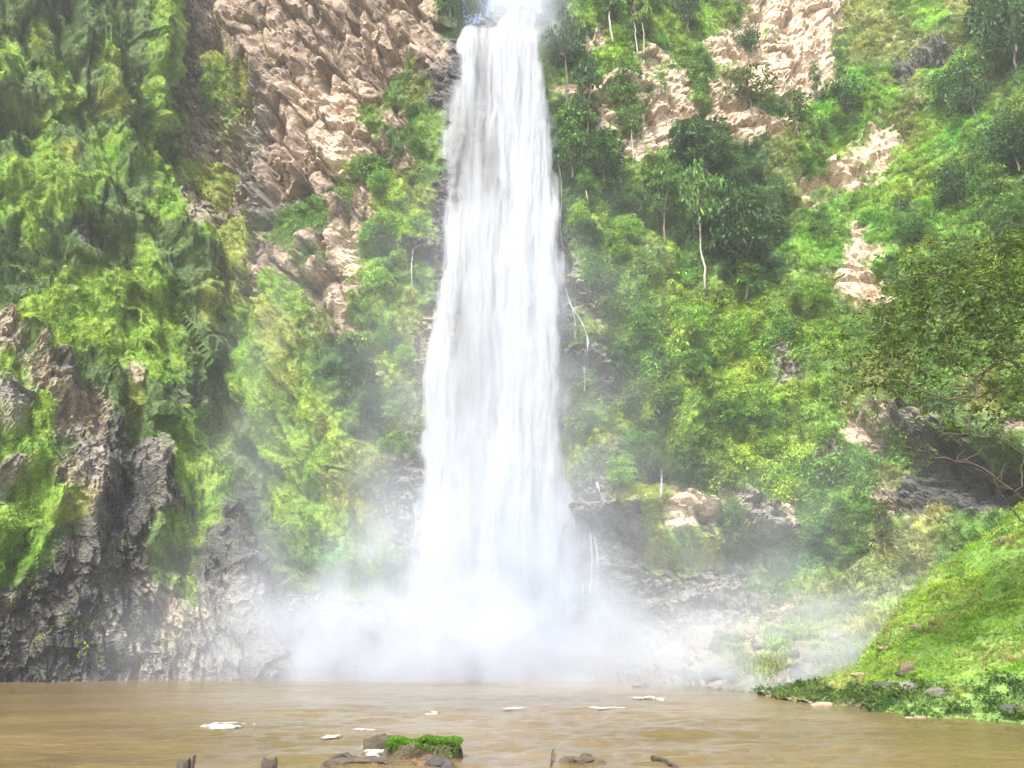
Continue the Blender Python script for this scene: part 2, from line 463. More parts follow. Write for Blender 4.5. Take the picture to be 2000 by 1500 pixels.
M_CLIFF = terrain_mat("cliff_surface")
M_CLIFF_V = terrain_mat("steep_cliff_surface", 1.0, (3.2, 3.2, 0.9), (0.1, -0.4, 0))
M_BANK = terrain_mat("bank_surface", 1.8)
M_LEAF_I = leaf_mat("scattered_leaves")
M_LEAF = leaf_mat("crown_leaves", inst=False)
M_GRASS_I = leaf_mat("grass_blades", trans=0.3, gloss=0.15)
M_BARK = bark_mat("bark_brown", (.10, .08, .055), (.20, .16, .12))
M_BARK_D = bark_mat("bark_dark", (.045, .034, .024), (.10, .075, .05))
M_PALE = bark_mat("bark_pale", (.26, .235, .19), (.42, .39, .33))
M_STONE_R = simple_rock_mat("stone_redbrown", (.13, .090, .062), (.27, .20, .145))
M_STONE_T = simple_rock_mat("stone_tan", (.24, .175, .12), (.42, .32, .235))
M_STONE_K = simple_rock_mat("stone_wet_dark", (.035, .035, .038), (.12, .115, .11), wet=0.8)
M_STONE_G = simple_rock_mat("stone_grey", (.12, .115, .10), (.24, .22, .19), wet=0.3)

# ------------------------------------------------------------------ terrain patches
TERR = []   # (positions, normals, areas, cover weights) of each patch, for the plants
RJ = rotm(0.35, -0.55, 0.3)      # the joint system of the red-brown rock leans to the right
RS = rotm(0.10, 0.16, 0.2)

# ribs (+) and gullies (-) of the walls: photo polyline, metres, width in photo pixels
RELIEF = {
 'head': [([(470, 190), (462, 300), (440, 410)], -2.5, 11), ([(520, 170), (500, 300), (520, 470)], 2.4, 26), ([(560, 250), (545, 380), (535, 470)], -2.2, 10),
  ([(600, 60), (560, 200), (590, 330)], 2.0, 22), ([(650, 20), (640, 130), (600, 260), (590, 420)], -2.2, 12), ([(690, 0), (700, 90), (730, 150)], -3.5, 16),
  ([(400, 0), (420, 90), (470, 180)], -1.6, 12), ([(440, 40), (490, 120), (530, 180)], 1.8, 18), ([(760, 20), (800, 90), (850, 150)], 1.8, 22),
  ([(520, 470), (505, 560), (488, 640), (450, 720)], -2.0, 9), ([(560, 560), (520, 680), (470, 760)], 1.8, 30), ([(620, 120), (700, 100), (720, 40)], 1.6, 20),
  ([(690, 480), (770, 490), (830, 500)], -2.2, 18), ([(640, 610), (720, 640), (790, 670)], -1.6, 14), ([(470, 880), (540, 930), (620, 980)], -1.4, 12), ([(500, 760), (580, 880), (640, 930)], 1.4, 24),
  ([(600, 1130), (680, 1150), (760, 1140)], -2.2, 26), ([(690, 960), (740, 1010), (730, 1100)], -1.8, 16), ([(340, 200), (330, 320)], -2.0, 10),
  ([(1120, 190), (1200, 160), (1260, 190)], 2.2, 22), ([(1260, 190), (1290, 290)], -2.0, 12), ([(1400, 100), (1430, 160), (1560, 190)], 2.0, 24), ([(1540, 0), (1545, 120), (1560, 230)], -1.3, 10),
  ([(1600, 0), (1606, 120), (1612, 240)], 1.4, 14), ([(1760, 150), (1830, 110), (1900, 70)], -3.0, 16), ([(1520, 300), (1620, 230), (1700, 240)], 2.4, 34), ([(1560, 360), (1650, 360)], -1.6, 14),
  ([(1540, 400), (1600, 370), (1700, 350)], -1.4, 14), ([(1180, 540), (1210, 700), (1230, 800), (1290, 900)], -2.4, 22), ([(1240, 520), (1300, 650), (1330, 800), (1380, 930)], 2.6, 44),
  ([(1280, 930), (1380, 950), (1420, 960)], -3.2, 20), ([(1160, 1010), (1250, 1000), (1340, 990), (1520, 1030)], 1.8, 16), ([(1240, 1090), (1400, 1110), (1520, 1080)], -2.2, 26), ([(1160, 1020), (1240, 1020)], 2.4, 18),
  ([(1740, 870), (1850, 920), (2000, 960)], -4.5, 42), ([(1700, 800), (1800, 850), (2000, 850)], 2.2, 34), ([(1120, 700), (1190, 730)], 2.0, 16), ([(1120, 560), (1180, 590)], 1.6, 18),
  ([(1480, 960), (1520, 1040)], 1.4, 18), ([(1700, 600), (1760, 700)], -1.4, 30)],
 'left': [([(240, 60), (240, 180), (330, 310)], -2.6, 14), ([(180, 60), (225, 200), (250, 330)], 2.6, 20), ([(120, 0), (130, 120), (200, 260), (240, 420)], -2.4, 22), ([(60, 200), (120, 290), (200, 360), (240, 440)], 2.6, 28),
  ([(290, 0), (300, 120), (310, 240)], 2.2, 16), ([(0, 260), (80, 260), (90, 240)], -2.0, 22), ([(0, 370), (110, 360), (160, 430)], 2.2, 30), ([(260, 340), (320, 400), (350, 480)], 1.8, 22), ([(150, 440), (250, 520)], -2.2, 26), ([(0, 140), (20, 190)], 2.0, 22)],
 'butt': [([(0, 560), (110, 545), (220, 580), (310, 660), (350, 760)], 2.2, 26), ([(60, 660), (130, 700), (150, 760)], -2.0, 18), ([(170, 640), (230, 720), (240, 800)], -1.6, 14), ([(340, 800), (320, 950), (300, 1080)], -2.2, 20),
  ([(390, 830), (420, 900), (400, 1000), (370, 1090)], 2.0, 28), ([(0, 760), (40, 830), (60, 900)], -1.8, 20), ([(0, 950), (60, 960), (90, 1020), (40, 1120)], 2.2, 34), ([(110, 980), (90, 1080), (20, 1170)], -2.2, 16),
  ([(200, 900), (190, 1050), (150, 1200)], -1.2, 18), ([(260, 860), (250, 1000), (230, 1150)], 1.2, 22), ([(330, 1150), (300, 1250), (270, 1310)], 1.2, 26), ([(400, 1150), (470, 1200), (500, 1290)], 1.0, 24)],
}
def relief(P, which):
    px, py = project(P)
    w = fbm(P / 3.0, 3, 91) * 12
    px = px + w; py = py + w * 0.6
    D = np.zeros(P.shape[:-1])
    for line, a, wd in RELIEF.get(which, []):
        dm = np.full(P.shape[:-1], 1e9)
        x0, x1 = min(q[0] for q in line) - 3 * wd - 30, max(q[0] for q in line) + 3 * wd + 30
        y0, y1 = min(q[1] for q in line) - 3 * wd - 30, max(q[1] for q in line) + 3 * wd + 30
        m = (px > x0) & (px < x1) & (py > y0) & (py < y1)
        X, Y_ = px[m], py[m]
        dd = np.full(X.shape, 1e9)
        for (ax, ay), (bx, by) in zip(line[:-1], line[1:]):
            t_ = np.clip(((X - ax) * (bx - ax) + (Y_ - ay) * (by - ay)) / ((bx - ax) ** 2 + (by - ay) ** 2), 0, 1)
            dd = np.minimum(dd, np.hypot(X - ax - t_ * (bx - ax), Y_ - ay - t_ * (by - ay)))
        D[m] += a * np.exp(-(dd / wd) ** 2)
    return D

def build_patch(name, P0, mat, amp=1.0, keep=None, near=False, label=None, smooth=False, warp=26.0, flip=False, steep=False):
    nr, nc = P0.shape[:2]
    du = np.gradient(P0, axis=1); dv = np.gradient(P0, axis=0)
    N = np.cross(dv, du)
    N /= np.linalg.norm(N, axis=-1, keepdims=True) + 1e-9
    if flip: N = -N
    W = cover_at(P0, warp)
    rocky = kw(W, 'r'); layered = kw(W, 'okw'); tan = kw(W, 't'); moss = kw(W, 'nmy'); leafy = kw(W, 'ldb'); grass = kw(W, 'sp')
    P = P0
    if not near:
        fpx, fpy = project(P0)
        low = 1 - 0.65 * sstep(1180, 1230, fpy) * sstep(1230, 1300, fpx) * (name == 'cliff_headwall')
        flat = 1 - 0.55 * (sstep(800, 870, fpx) * (1 - sstep(1090, 1150, fpx)))
        big = fbm(P / np.array([14., 14., 20.]), 3, 5) * 1.6 + ridged(P @ RJ.T / np.array([7., 9., 16.]), 3, 8) * 1.1
        b1, id1, c1 = blocks(P, (3.2, 4.4, 7.0), rotm(0.3, 0.5, 0.3), 101)
        b2, id2, c2 = blocks(P, (1.0, 1.5, 2.6), RJ, 202)
        b3, id3, c3 = blocks(P, (0.55, 0.6, 0.8), RJ, 303)
        s1, _, c4 = blocks(P, (3.0, 3.0, 0.85), RS, 404)
        s2, _, c5 = blocks(P, (1.1, 1.1, 0.40), RS, 505)
        s0, _, _ = blocks(P, (5.0, 5.0, 2.2), RS, 909)
        k1, _, c6 = blocks(P, (0.9, 1.2, 1.7), rotm(0.1, 0.4, 0), 606)
        b0, id0, c0 = blocks(P, (5.0, 4.5, 12.0), rotm(0.2, 0.42, 0.4), 707)
        if steep:
            s1, _, c4 = blocks(P, (1.3, 1.6, 4.2), rotm(0.1, 0.34, 0.3), 404)
            s2, _, c5 = blocks(P, (0.6, 0.7, 1.7), rotm(-0.1, 0.25, 0.1), 505)
        fold = ridged(P @ rotm(0.1, 0.45, 0).T / np.array([2.4, 3.4, 11.0]), 4, 15)
        soft = fbm(P / np.array([0.8, 0.8, 1.2]), 3, 19)
        hump = fbm(P / 2.6, 4, 23)
        D = (big * 1.0
             + rocky * (b0 * 3.2 + b1 * 2.2 + b2 * 0.55 + b3 * 0.10)
             + tan * (b0 * 1.1 + b1 * 0.35 + s0 * 1.7 + s1 * 0.45 + s2 * 0.2)
             + layered * (b0 * 1.3 + b1 * 0.9 + s1 * 1.0 + s2 * 0.45 + k1 * 0.7)
             + moss * (fold * 1.7 + b0 * 1.5 + b1 * 0.7 + s1 * 0.25 + soft * 0.22 + k1 * 0.15)
             + leafy * (hump * 1.5 + soft * 0.3)
             + grass * (hump * 0.8 + soft * 0.22)) * amp * flat * low - (1 - flat) * 1.5
        D = D + relief(P0, {'cliff_headwall': 'head', 'cliff_left': 'left', 'cliff_buttress': 'butt'}.get(name))
        P = P0 + N * D[..., None]
    else:
        hump = fbm(P / 3.0, 3, 33) * 0.35 + fbm(P / 0.7, 4, 34) * 0.10
        D = hump * amp
        P = P0 + N * D[..., None]
        id1 = id2 = None
    C = cover_colour(P0, W)
    if not near:
        # each block of rock weathers to its own shade
        sh = 1 + ((rocky + 0.6 * tan) * 0.5)[..., None] * ((idr(id2, 6) - 0.5) * 0.8 + (idr(id1, 7) - 0.5) * 0.5)[..., None]
        C = C * sh
    rock = np.clip(rocky + tan + layered + 0.25 * moss, 0, 1)
    wet = np.clip(kw(W, 'k') + 0.6 * kw(W, 'w'), 0, 1)
    Fc = grid_faces(nr, nc)
    if keep is not None:
        kf = keep.ravel()
        Fc = Fc[kf[Fc].all(1)]
    if flip: Fc = Fc[:, ::-1]
    Vv = P.reshape(-1, 3)
    used = np.zeros(len(Vv), bool); used[Fc.ravel()] = True
    remap = np.cumsum(used) - 1
    o = mesh_obj(name, Vv[used], remap[Fc], mat, smooth=smooth)
    set_attr(o, 'cover', C.reshape(-1, 3)[used])
    set_attr(o, 'rock', rock.ravel()[used], 'FLOAT')
    set_attr(o, 'wet', wet.ravel()[used], 'FLOAT')
    tag(o, label, kind='structure')
    # data for the planting
    a, b, c, d = (Vv[Fc[:, k]] for k in range(4))
    nrm = np.cross(c - a, d - b)
    ar = np.linalg.norm(nrm, axis=1) * 0.5
    nrm /= (np.linalg.norm(nrm, axis=1, keepdims=True) + 1e-9)
    ctr = (a + b + c + d) / 4
    s = np.sign((nrm * (np.array([0, 0, EYE]) - ctr)).sum(1, keepdims=True))
    T = dict(o=o, ctr=ctr, nrm=nrm * s, area=np.minimum(ar, 3.0), W=W.reshape(-1, len(KINDS))[Fc[:, 0]], P=P)
    TERR.append(T)
    return o, T

# --- the headwall behind the fall and the hillside to the right of it, one sheet
cols = [-800, 0, 330, 450, 600, 800, 920, 1060, 1150, 1300, 1500, 1700, 1850, 2000, 2400, 3000]
rows = [-700, 0, 200, 400, 600, 800, 1000, 1150, 1230, 1290, 1345, 1380]
YT = [
 [140, 140, 138, 136, 132, 128, 118, 118, 118, 124, 134, 138, 134, 125, 90, 60],
 [102, 106, 108, 107, 104, 99, 94, 94, 96, 104, 114, 118, 110, 98, 72, 46],
 [97, 102, 105, 104, 101, 96, 92.5, 92.5, 93, 99, 107, 109, 101, 88, 64, 40],
 [93, 98, 102, 102, 98, 94, 92, 92, 91.5, 96, 101, 100, 92, 80, 58, 36],
 [90, 96, 100, 100, 96, 93, 92, 91.5, 90, 92, 95, 93, 85, 74, 53, 33],
 [87, 94, 98, 98, 94, 92, 92, 91.5, 89, 89, 90, 87, 80, 69, 49, 31],
 [85, 93, 97, 96, 93, 91, 92, 91.5, 88, 86, 85, 83, 76, 66, 47, 30],
 [84, 92, 96, 94, 92, 90, 92, 91, 87, 84.5, 83, 81, 73, 62, 46, 29],
 [83, 92, 95, 93, 91, 89, 91, 90, 86.5, 83.5, 78, 73, 68, 60, 45, 28],
 [83, 91, 94, 92, 90, 88, 90, 89, 85.5, 78, 70, 64, 60, 56, 44, 27],
 [83, 90, 93, 91, 89, 87, 89, 87, 82, 68, 60, 55, 52, 50, 42, 26],
 [83, 90, 92, 90, 88, 86, 88, 85, 78, 62, 54, 50, 48, 46, 40, 25],
]
fc = lines((-800, 300, 40), (300, 860, 2.7), (860, 1080, 5), (1080, 2030, 2.7), (2030, 3000, 30))
fr = lines((-700, -40, 30), (-40, 1300, 2.8), (1300, 1380, 6))
Yf = smooth_table(cols, rows, YT, fc, fr)
PXg, PYg = np.meshgrid(fc, fr)
P0 = pt(PXg, PYg, Yf)
top = np.interp(fc, [-800, 860, 885, 905, 944, 966, 1044, 1056, 1076, 3000], [-700, -700, -60, 36, 28, 6, 4, 14, -700, -700])
keep = PYg > top[None, :]
cliff, T_main = build_patch("cliff_headwall", P0, M_CLIFF, keep=keep)

# --- upper left wall, nearer, its right edge stands out against the headwall
def side_wall(name, edge, rowsY, YL, YE, back, ncol, nrow, pxl, **k):
    """rows run across from pxl to the edge curve, then turn round the corner away from the viewer"""
    py = np.linspace(rowsY[0], rowsY[-1], nrow)
    pe = hermite([e[1] for e in edge], [e[0] for e in edge], py)
    u = np.linspace(0, 1, ncol)
    yl = hermite(rowsY, YL, py); ye = hermite(rowsY, YE, py)
    px = pxl + (pe[:, None] - pxl) * u[None] ** 0.8
    Y = yl[:, None] + (ye - yl)[:, None] * (u[None] ** 1.5)
    Y = Y + 2.5 * u[None] ** 14
    m = 26
    w = np.linspace(0, 1, m + 1)[1:]
    px2 = pe[:, None] + 3 * np.sin(w * math.pi)[None] - w[None] * 18
    Y2 = Y[:, -1:] + 16 * w[None] ** 1.0
    return np.concatenate([pt(px, py[:, None] + 0 * px, Y), pt(px2, py[:, None] + 0 * px2, Y2)], 1)
edge = [(345, -700), (338, 0), (340, 120), (326, 200), (322, 300), (352, 350), (372, 400), (386, 480), (396, 560), (400, 700), (400, 900)]
P0 = side_wall("w", edge, [-700, 0, 300, 600, 900], [70, 72, 74, 78, 80], [106, 97, 95, 93, 92], 15, 260, 420, -700)
cliff_l, T_left = build_patch("cliff_left", P0, M_CLIFF_V, steep=True)

# --- fan patches: slanted columns from a foot line to a skyline
def fan(foot, sky, nfoot, ns, nv, depth_mid=0.0, back=14.0, pw=1.0, bulge=0.0):
    foot = np.array(foot, float); sky = np.array(sky, float)      # rows of px, py, Y
    def resample(A, n):
        d = np.r_[0, np.cumsum(np.hypot(np.diff(A[:, 0]), np.diff(A[:, 1])))]
        q = np.linspace(0, d[-1], n)
        return np.stack([hermite(d, A[:, k], q) for k in range(3)], -1)
    S = resample(sky, ns); B = resample(foot, ns)
    v = np.linspace(0, 1, nv)
    px = B[None, :, 0] * (1 - v[:, None]) + S[None, :, 0] * v[:, None]
    py = B[None, :, 1] * (1 - v[:, None]) + S[None, :, 1] * v[:, None]
    Y = B[None, :, 2] + (S[:, 2] - B[:, 2])[None] * v[:, None] ** pw - bulge * np.sin(v * math.pi)[:, None]
    Y = Y + 2.0 * v[:, None] ** 12
    m = 24
    w = np.linspace(0, 1, m + 1)[1:]
    F_ = pt(px, py, Y)
    # past the skyline the ground falls away behind
    L = F_[-1]
    dirh = np.array([L[:, 0], L[:, 1], 0 * L[:, 0]]).T
    dirh /= np.linalg.norm(dirh, axis=1, keepdims=True)
    Bk = L[None] + dirh[None] * (back * w[:, None, None]) + np.array([0, 0, -1.0]) * (back * 0.5 * w[:, None, None] ** 1.5)
    return np.concatenate([F_, Bk], 0)

foot = [(-900, 1348, 52), (-300, 1345, 64), (0, 1342, 74), (250, 1338, 78), (420, 1335, 80), (534, 1332, 82)]
sky = [(-900, 250, 62), (-300, 430, 74), (0, 490, 80), (110, 520, 82), (200, 540, 84), (290, 590, 86), (345, 680, 87), (378, 780, 88), (435, 880, 88), (468, 980, 87), (492, 1080, 86), (515, 1180, 85), (530, 1310, 83)]
P0 = fan(foot, sky, 0, 420, 330, back=12, bulge=3.0)
butt, T_butt = build_patch("cliff_buttress", P0, M_CLIFF_V, amp=0.9, steep=True)

# --- grassy bank on the right, close
fy = lambda px, py: (px, py + 8, float(water_Y(py + 8, -0.1)))
foot = [fy(1478, 1352), fy(1530, 1362), fy(1620, 1376), fy(1700, 1389), fy(1800, 1399), fy(1900, 1407), fy(2000, 1413), fy(2300, 1430), fy(2800, 1460)]
sky = [(1478, 1354, 58), (1535, 1345, 57), (1612, 1322, 56), (1684, 1288, 55), (1726, 1234, 54), (1788, 1158, 53), (1866, 1086, 52), (1944, 1026, 51), (1998, 992, 50), (2300, 800, 46), (2800, 560, 40)]
P0 = fan(foot, sky, 0, 420, 200, back=16)
bank, T_bank = build_patch("grassy_bank", P0, M_BANK, near=True, smooth=True)

print("tris so far", sum(len(T['ctr']) for T in TERR) * 2)

# river bed and stream above the lip
Lp = pt(np.array([890., 1070.]), 40, 95)
zl = float(Lp[0, 2])
V = []
nn = 14
for j in range(nn):
    for i in range(9):
        x = Lp[0, 0] - 4 + (Lp[1, 0] - Lp[0, 0] + 8) * i / 8
        V.append((x + math.sin(j * .5) * 1.5, 95.5 + j * 5, zl - 1.8 + 0.12 * j + 2.5 * abs(i / 4 - 1) ** 3))
M_BED = simple_rock_mat("stream_bed_rock", (.05, .05, .045), (.14, .13, .11), wet=.6)
tag(mesh_obj("stream_bed", np.array(V), grid_faces(nn, 9), M_BED, smooth=True), kind='structure')

# near shore under the viewer
gx, gy = np.meshgrid(np.linspace(-70, 70, 90), np.linspace(-40, 16, 60))
gz = 0.9 - 0.11 * np.clip(gy - 2, 0, 99) - 0.02 * np.clip(gy - 9, 0, 9) ** 2 + 0.06 * fbm(np.stack([gx, gy, 0 * gx], -1) / 1.5, 3, 3)
Pn = np.stack([gx, gy, gz], -1)
near_shore = mesh_obj("shore_ground", Pn, grid_faces(60, 90), simple_rock_mat("shore_mud", (.09, .07, .045), (.17, .13, .085), sc=0.8), smooth=True)
tag(near_shore, kind='structure')

# ------------------------------------------------------------------ pool
t = NT("muddy_water")
g = t.n('ShaderNodeNewGeometry').outputs['Position']
swirl = t.noise(t.stretch(g, (0.35, 1, 1)), 0.12, 5, 0.6, 1.2)
base = t.mixc(t.mapr(swirl, 0.35, 0.65, 0, 1), (.110, .078, .034, 1), (.165, .118, .050, 1))
film = t.mapr(t.noise(t.stretch(g, (0.5, 1.2, 1)), 0.9, 6, 0.7, 0.5), 0.62, 0.8, 0.0, 0.35)
base = t.mixc(film, base, (.32, .27, .19, 1))
w1 = t.noise(t.stretch(g, (0.55, 1.0, 1)), 1.1, 5, 0.6, 0.3)
w2 = t.noise(t.stretch(g, (0.7, 1.0, 1)), 6.5, 4, 0.65, 0.2)
calm = t.mapr(t.noise(g, 0.10, 3), 0.40, 0.62, 0.45, 1.3)
hh = t.math('MULTIPLY', t.math('ADD', w1, t.math('MULTIPLY', w2, 0.30)), calm)
bump = t.n('ShaderNodeBump', {'Strength': 0.8, 'Distance': 0.15, 'Height': hh}).outputs[0]
b = t.n('ShaderNodeBsdfPrincipled', {'Base Color': base, 'Roughness': 0.12, 'IOR': 1.33, 'Normal': bump})
t.surf(b.outputs[0])
ys = lines((7, 40, 0.22), (40, 100, 0.5))
xs = lines((-90, -30, 2.0), (-30, 30, 0.22), (30, 60, 2.0))
gx, gy = np.meshgrid(xs, ys)
Q = np.stack([gx * 0.55, gy, 0 * gx], -1)
turb = 0.35 + 1.4 * np.exp(-((gx - 1) / 14) ** 2) * np.exp(-((gy - 26) / 22) ** 2)
gz = (fbm(Q / 1.5, 3, 71) * 0.06 + ridged(Q / 0.6, 2, 74) * 0.03) * turb
pool = mesh_obj("pool_water", np.stack([gx, gy, gz], -1), grid_faces(len(ys), len(xs)), t.m, smooth=True)
tag(pool, kind='structure')
gx, gy = np.meshgrid(np.linspace(-140, 120, 30), np.linspace(-60, 140, 30))
tag(mesh_obj("pool_bed", np.stack([gx, gy, -2.2 + 0 * gx], -1), grid_faces(30, 30), M_BED), kind='structure')

# ------------------------------------------------------------------ plants: source meshes
def leaf_quads(n, spread, size, droop=0.3, seed=0, flat=1.0, shape=(1, 1, 1), hemi=True, aspect=0.45):
    """a clump of n bent leaf blades through a volume"""
    r = np.random.default_rng(seed)
    d = r.normal(size=(n, 3)); d /= np.linalg.norm(d, axis=1, keepdims=True)
    if hemi: d[:, 2] = np.abs(d[:, 2]) * 0.9 - 0.1
    rad = spread * r.uniform(0.35, 1.0, (n, 1)) ** 0.6
    c = d * rad * np.array(shape)
    ax = d + r.normal(size=(n, 3)) * 0.6
    ax[:, 2] *= flat
    ax /= np.linalg.norm(ax, axis=1, keepdims=True)
    up = r.normal(size=(n, 3)) * 0.5 + np.array([0, 0, 1.0])
    sd = np.cross(ax, up); sd /= np.linalg.norm(sd, axis=1, keepdims=True) + 1e-9
    L = size * r.uniform(0.6, 1.3, (n, 1)); Wd = L * aspect
    down = np.array([0, 0, -1.0]) * L * droop
    v = np.stack([c, c + ax * L * 0.5 + sd * Wd * 0.5 + down * 0.15, c + ax * L + down, c + ax * L * 0.5 - sd * Wd * 0.5 + down * 0.15], 1).reshape(-1, 3)
    f = np.arange(n * 4).reshape(-1, 4)
    return v, f

def blades(n, h, spread, seed=0, lean=0.5, w=0.035):
    r = np.random.default_rng(seed)
    vs, fs = [], []
    a = r.uniform(0, 2 * math.pi, n)
    b0 = np.stack([np.cos(a), np.sin(a), 0 * a], -1) * (spread * r.uniform(0, 1, (n, 1)))
    a2 = a + r.normal(size=n) * 0.7
    out = np.stack([np.cos(a2), np.sin(a2), 0 * a], -1)
    H = h * r.uniform(0.6, 1.2, (n, 1)); ln = lean * r.uniform(0.4, 1.4, (n, 1))
    sd = np.stack([-np.sin(a2), np.cos(a2), 0 * a], -1) * w
    up = np.array([0, 0, 1.0])
    m = b0 + up * H * 0.6 + out * H * ln * 0.35
    tp = b0 + up * H * (1 - 0.35 * ln) + out * H * ln
    v = np.stack([b0 - sd, b0 + sd, m + sd * 0.8, m - sd * 0.8, tp], 1).reshape(-1, 3)
    k = np.arange(n)[:, None] * 5
    f1 = np.concatenate([k, k + 1, k + 2, k + 3], 1)
    f2 = np.concatenate([k + 3, k + 2, k + 4, k + 4], 1)
    F_ = f1.tolist() + [list(x[:3]) for x in f2.tolist()]
    return v, F_

def src(name, v, f, mat):
    return mesh_obj(name, v, f, mat, link=False)

S_CLUMP = src("leaf_clump", *leaf_quads(30, 0.5, 0.34, seed=1), M_LEAF_I)
S_CLUMP2 = src("leaf_clump_small", *leaf_quads(26, 0.5, 0.26, seed=2, aspect=0.6), M_LEAF_I)
S_TUFT = src("grass_tuft", *blades(26, 0.75, 0.28, seed=3, lean=0.75, w=0.028), M_GRASS_I)
S_MOSS = src("moss_pad", *leaf_quads(26, 0.42, 0.16, droop=0.9, seed=4, shape=(1, 1, 0.35), aspect=0.55), M_GRASS_I)

def gn_scatter(name, pts, rot, scl, tint, source, label, cat=None):
    me = bpy.data.meshes.new(name)
    me.vertices.add(len(pts)); me.vertices.foreach_set('co', np.asarray(pts, np.float32).ravel())
    o = bpy.data.objects.new(name, me); COL.objects.link(o)
    set_attr(o, 'rot', rot, 'FLOAT_VECTOR'); set_attr(o, 'scl', scl, 'FLOAT'); set_attr(o, 'tint', tint)
    ng = bpy.data.node_groups.new(name + "_plants", 'GeometryNodeTree')
    ng.interface.new_socket("Geometry", in_out='INPUT', socket_type='NodeSocketGeometry')
    ng.interface.new_socket("Geometry", in_out='OUTPUT', socket_type='NodeSocketGeometry')
    gi = ng.nodes.new('NodeGroupInput'); go = ng.nodes.new('NodeGroupOutput')
    io = ng.nodes.new('GeometryNodeInstanceOnPoints')
    oi = ng.nodes.new('GeometryNodeObjectInfo'); oi.inputs['Object'].default_value = source
    ra = ng.nodes.new('GeometryNodeInputNamedAttribute'); ra.data_type = 'FLOAT_VECTOR'; ra.inputs['Name'].default_value = 'rot'
    sa = ng.nodes.new('GeometryNodeInputNamedAttribute'); sa.data_type = 'FLOAT'; sa.inputs['Name'].default_value = 'scl'
    er = ng.nodes.new('FunctionNodeEulerToRotation')
    L = ng.links.new
    L(gi.outputs[0], io.inputs['Points']); L(oi.outputs['Geometry'], io.inputs['Instance'])
    L(ra.outputs['Attribute'], er.inputs[0]); L(er.outputs[0], io.inputs['Rotation'])
    L(sa.outputs['Attribute'], io.inputs['Scale']); L(io.outputs[0], go.inputs[0])
    md = o.modifiers.new("plants", 'NODES'); md.node_group = ng
    tag(o, label, cat, kind='stuff')
    return o

def sample(T, weight, density, seed):
    r = np.random.default_rng(seed)
    ex = T['area'] * weight * density
    n = r.poisson(np.clip(ex, 0, 30))
    idx = np.repeat(np.arange(len(ex)), n)
    jit = r.normal(size=(len(idx), 3)) * 0.12
    return idx, T['ctr'][idx] + jit

def axis_euler(Z, seed):
    """Euler angles that turn local Z to Z with a random turn about it"""
    r = np.random.default_rng(seed)
    n = len(Z)
    Z = Z / (np.linalg.norm(Z, axis=1, keepdims=True) + 1e-9)
    A = r.normal(size=(n, 3))
    X = A - (A * Z).sum(1, keepdims=True) * Z
    X /= np.linalg.norm(X, axis=1, keepdims=True)
    Yv = np.cross(Z, X)
    ry = -np.arcsin(np.clip(X[:, 2], -1, 1))
    rx = np.arctan2(Yv[:, 2], Z[:, 2])
    rz = np.arctan2(X[:, 1], X[:, 0])
    return np.stack([rx, ry, rz], -1)

def tint_for(P, W, kinds, seed, gain=1.0):
    Wk = np.zeros_like(W)
    for c in kinds: Wk[:, KINDS.index(c)] = W[:, KINDS.index(c)]
    Wk[:, KINDS.index('m' if 'm' in kinds and 'l' not in kinds else 'p')] += 0.02
    Wk /= Wk.sum(1, keepdims=True) + 1e-9
    C = cover_colour(P, Wk)
    r = np.random.default_rng(seed)
    k = 1 + 0.22 * r.normal(size=(len(P), 1)) + 0.5 * fbm(P / 3.5, 3, seed)[:, None]
    hue = fbm(P / 6.0, 2, seed + 5)[:, None] * 0.25
    C = C * np.clip(k, 0.35, 1.9) * (1 + hue * np.array([[1.0, 0.15, -0.3]]))
    return np.clip(C * gain, 0.004, 0.6)

def plant(name, Ts, wf, dens, kinds, source, smin, smax, label, seed, upmix=0.5, gain=1.0, cat=None, off=0.1):
    PP, NN, WW = [], [], []
    for k, T in enumerate(Ts):
        w = wf(T)
        px, py = project(T['ctr'])
        vis = (px > -250) & (px < 2250) & (py > -200) & (py < 1450)
        # nothing grows behind the water sheet
        idx, p = sample(T, w * vis, dens, seed + k)
        PP.append(p); NN.append(T['nrm'][idx]); WW.append(T['W'][idx])
    P, N, W = map(np.concatenate, (PP, NN, WW))
    r = np.random.default_rng(seed + 50)
    Z = N * (1 - upmix) + np.array([0, 0, 1.0]) * upmix + r.normal(size=N.shape) * 0.2
    s = r.uniform(smin, smax, len(P)) * (0.8 + 0.5 * np.clip(fbm(P / 4, 2, seed), -0.6, 1))
    o = gn_scatter(name, P + N * off, axis_euler(Z, seed), s, tint_for(P, W, kinds, seed, gain), source, label, cat)
    print(name, len(P))
    return o

far = [T_main, T_left, T_butt]
def not_fall(T):
    px, py = project(T['ctr'])
    return np.where((px > 830) & (px < 1090) & (py > 30), 0.12, 1.0)
gaps = lambda T, s: 0.55 + 0.45 * sstep(-0.25, 0.25, fbm(T['ctr'] / 2.5, 3, s))
plant("leafy_undergrowth", far, lambda T: kw(T['W'], 'ldb') * not_fall(T) * gaps(T, 5), 6.0, 'ldb', S_CLUMP, 0.5, 1.15,
      "dense leafy green undergrowth covering the cliffs on both sides of the fall", 11, off=0.15)
plant("creeping_leaves", far, lambda T: (kw(T['W'], 'ldbsp') * 0.5 + kw(T['W'], 'my') * 0.25 + kw(T['W'], 'ro') * 0.05) * not_fall(T) * gaps(T, 6), 4.0, 'ldbspmy', S_CLUMP2, 0.5, 1.1,
      "small leaved creepers filling the gaps on the cliff faces", 12, off=0.1)
plant("hillside_grass", far, lambda T: (kw(T['W'], 'sp') + 0.15 * kw(T['W'], 'b')) * not_fall(T), 6.0, 'spb', S_TUFT, 0.8, 1.6,
      "long bright green grass hanging on the steep slopes right of the fall", 13, upmix=0.55, off=0.0)
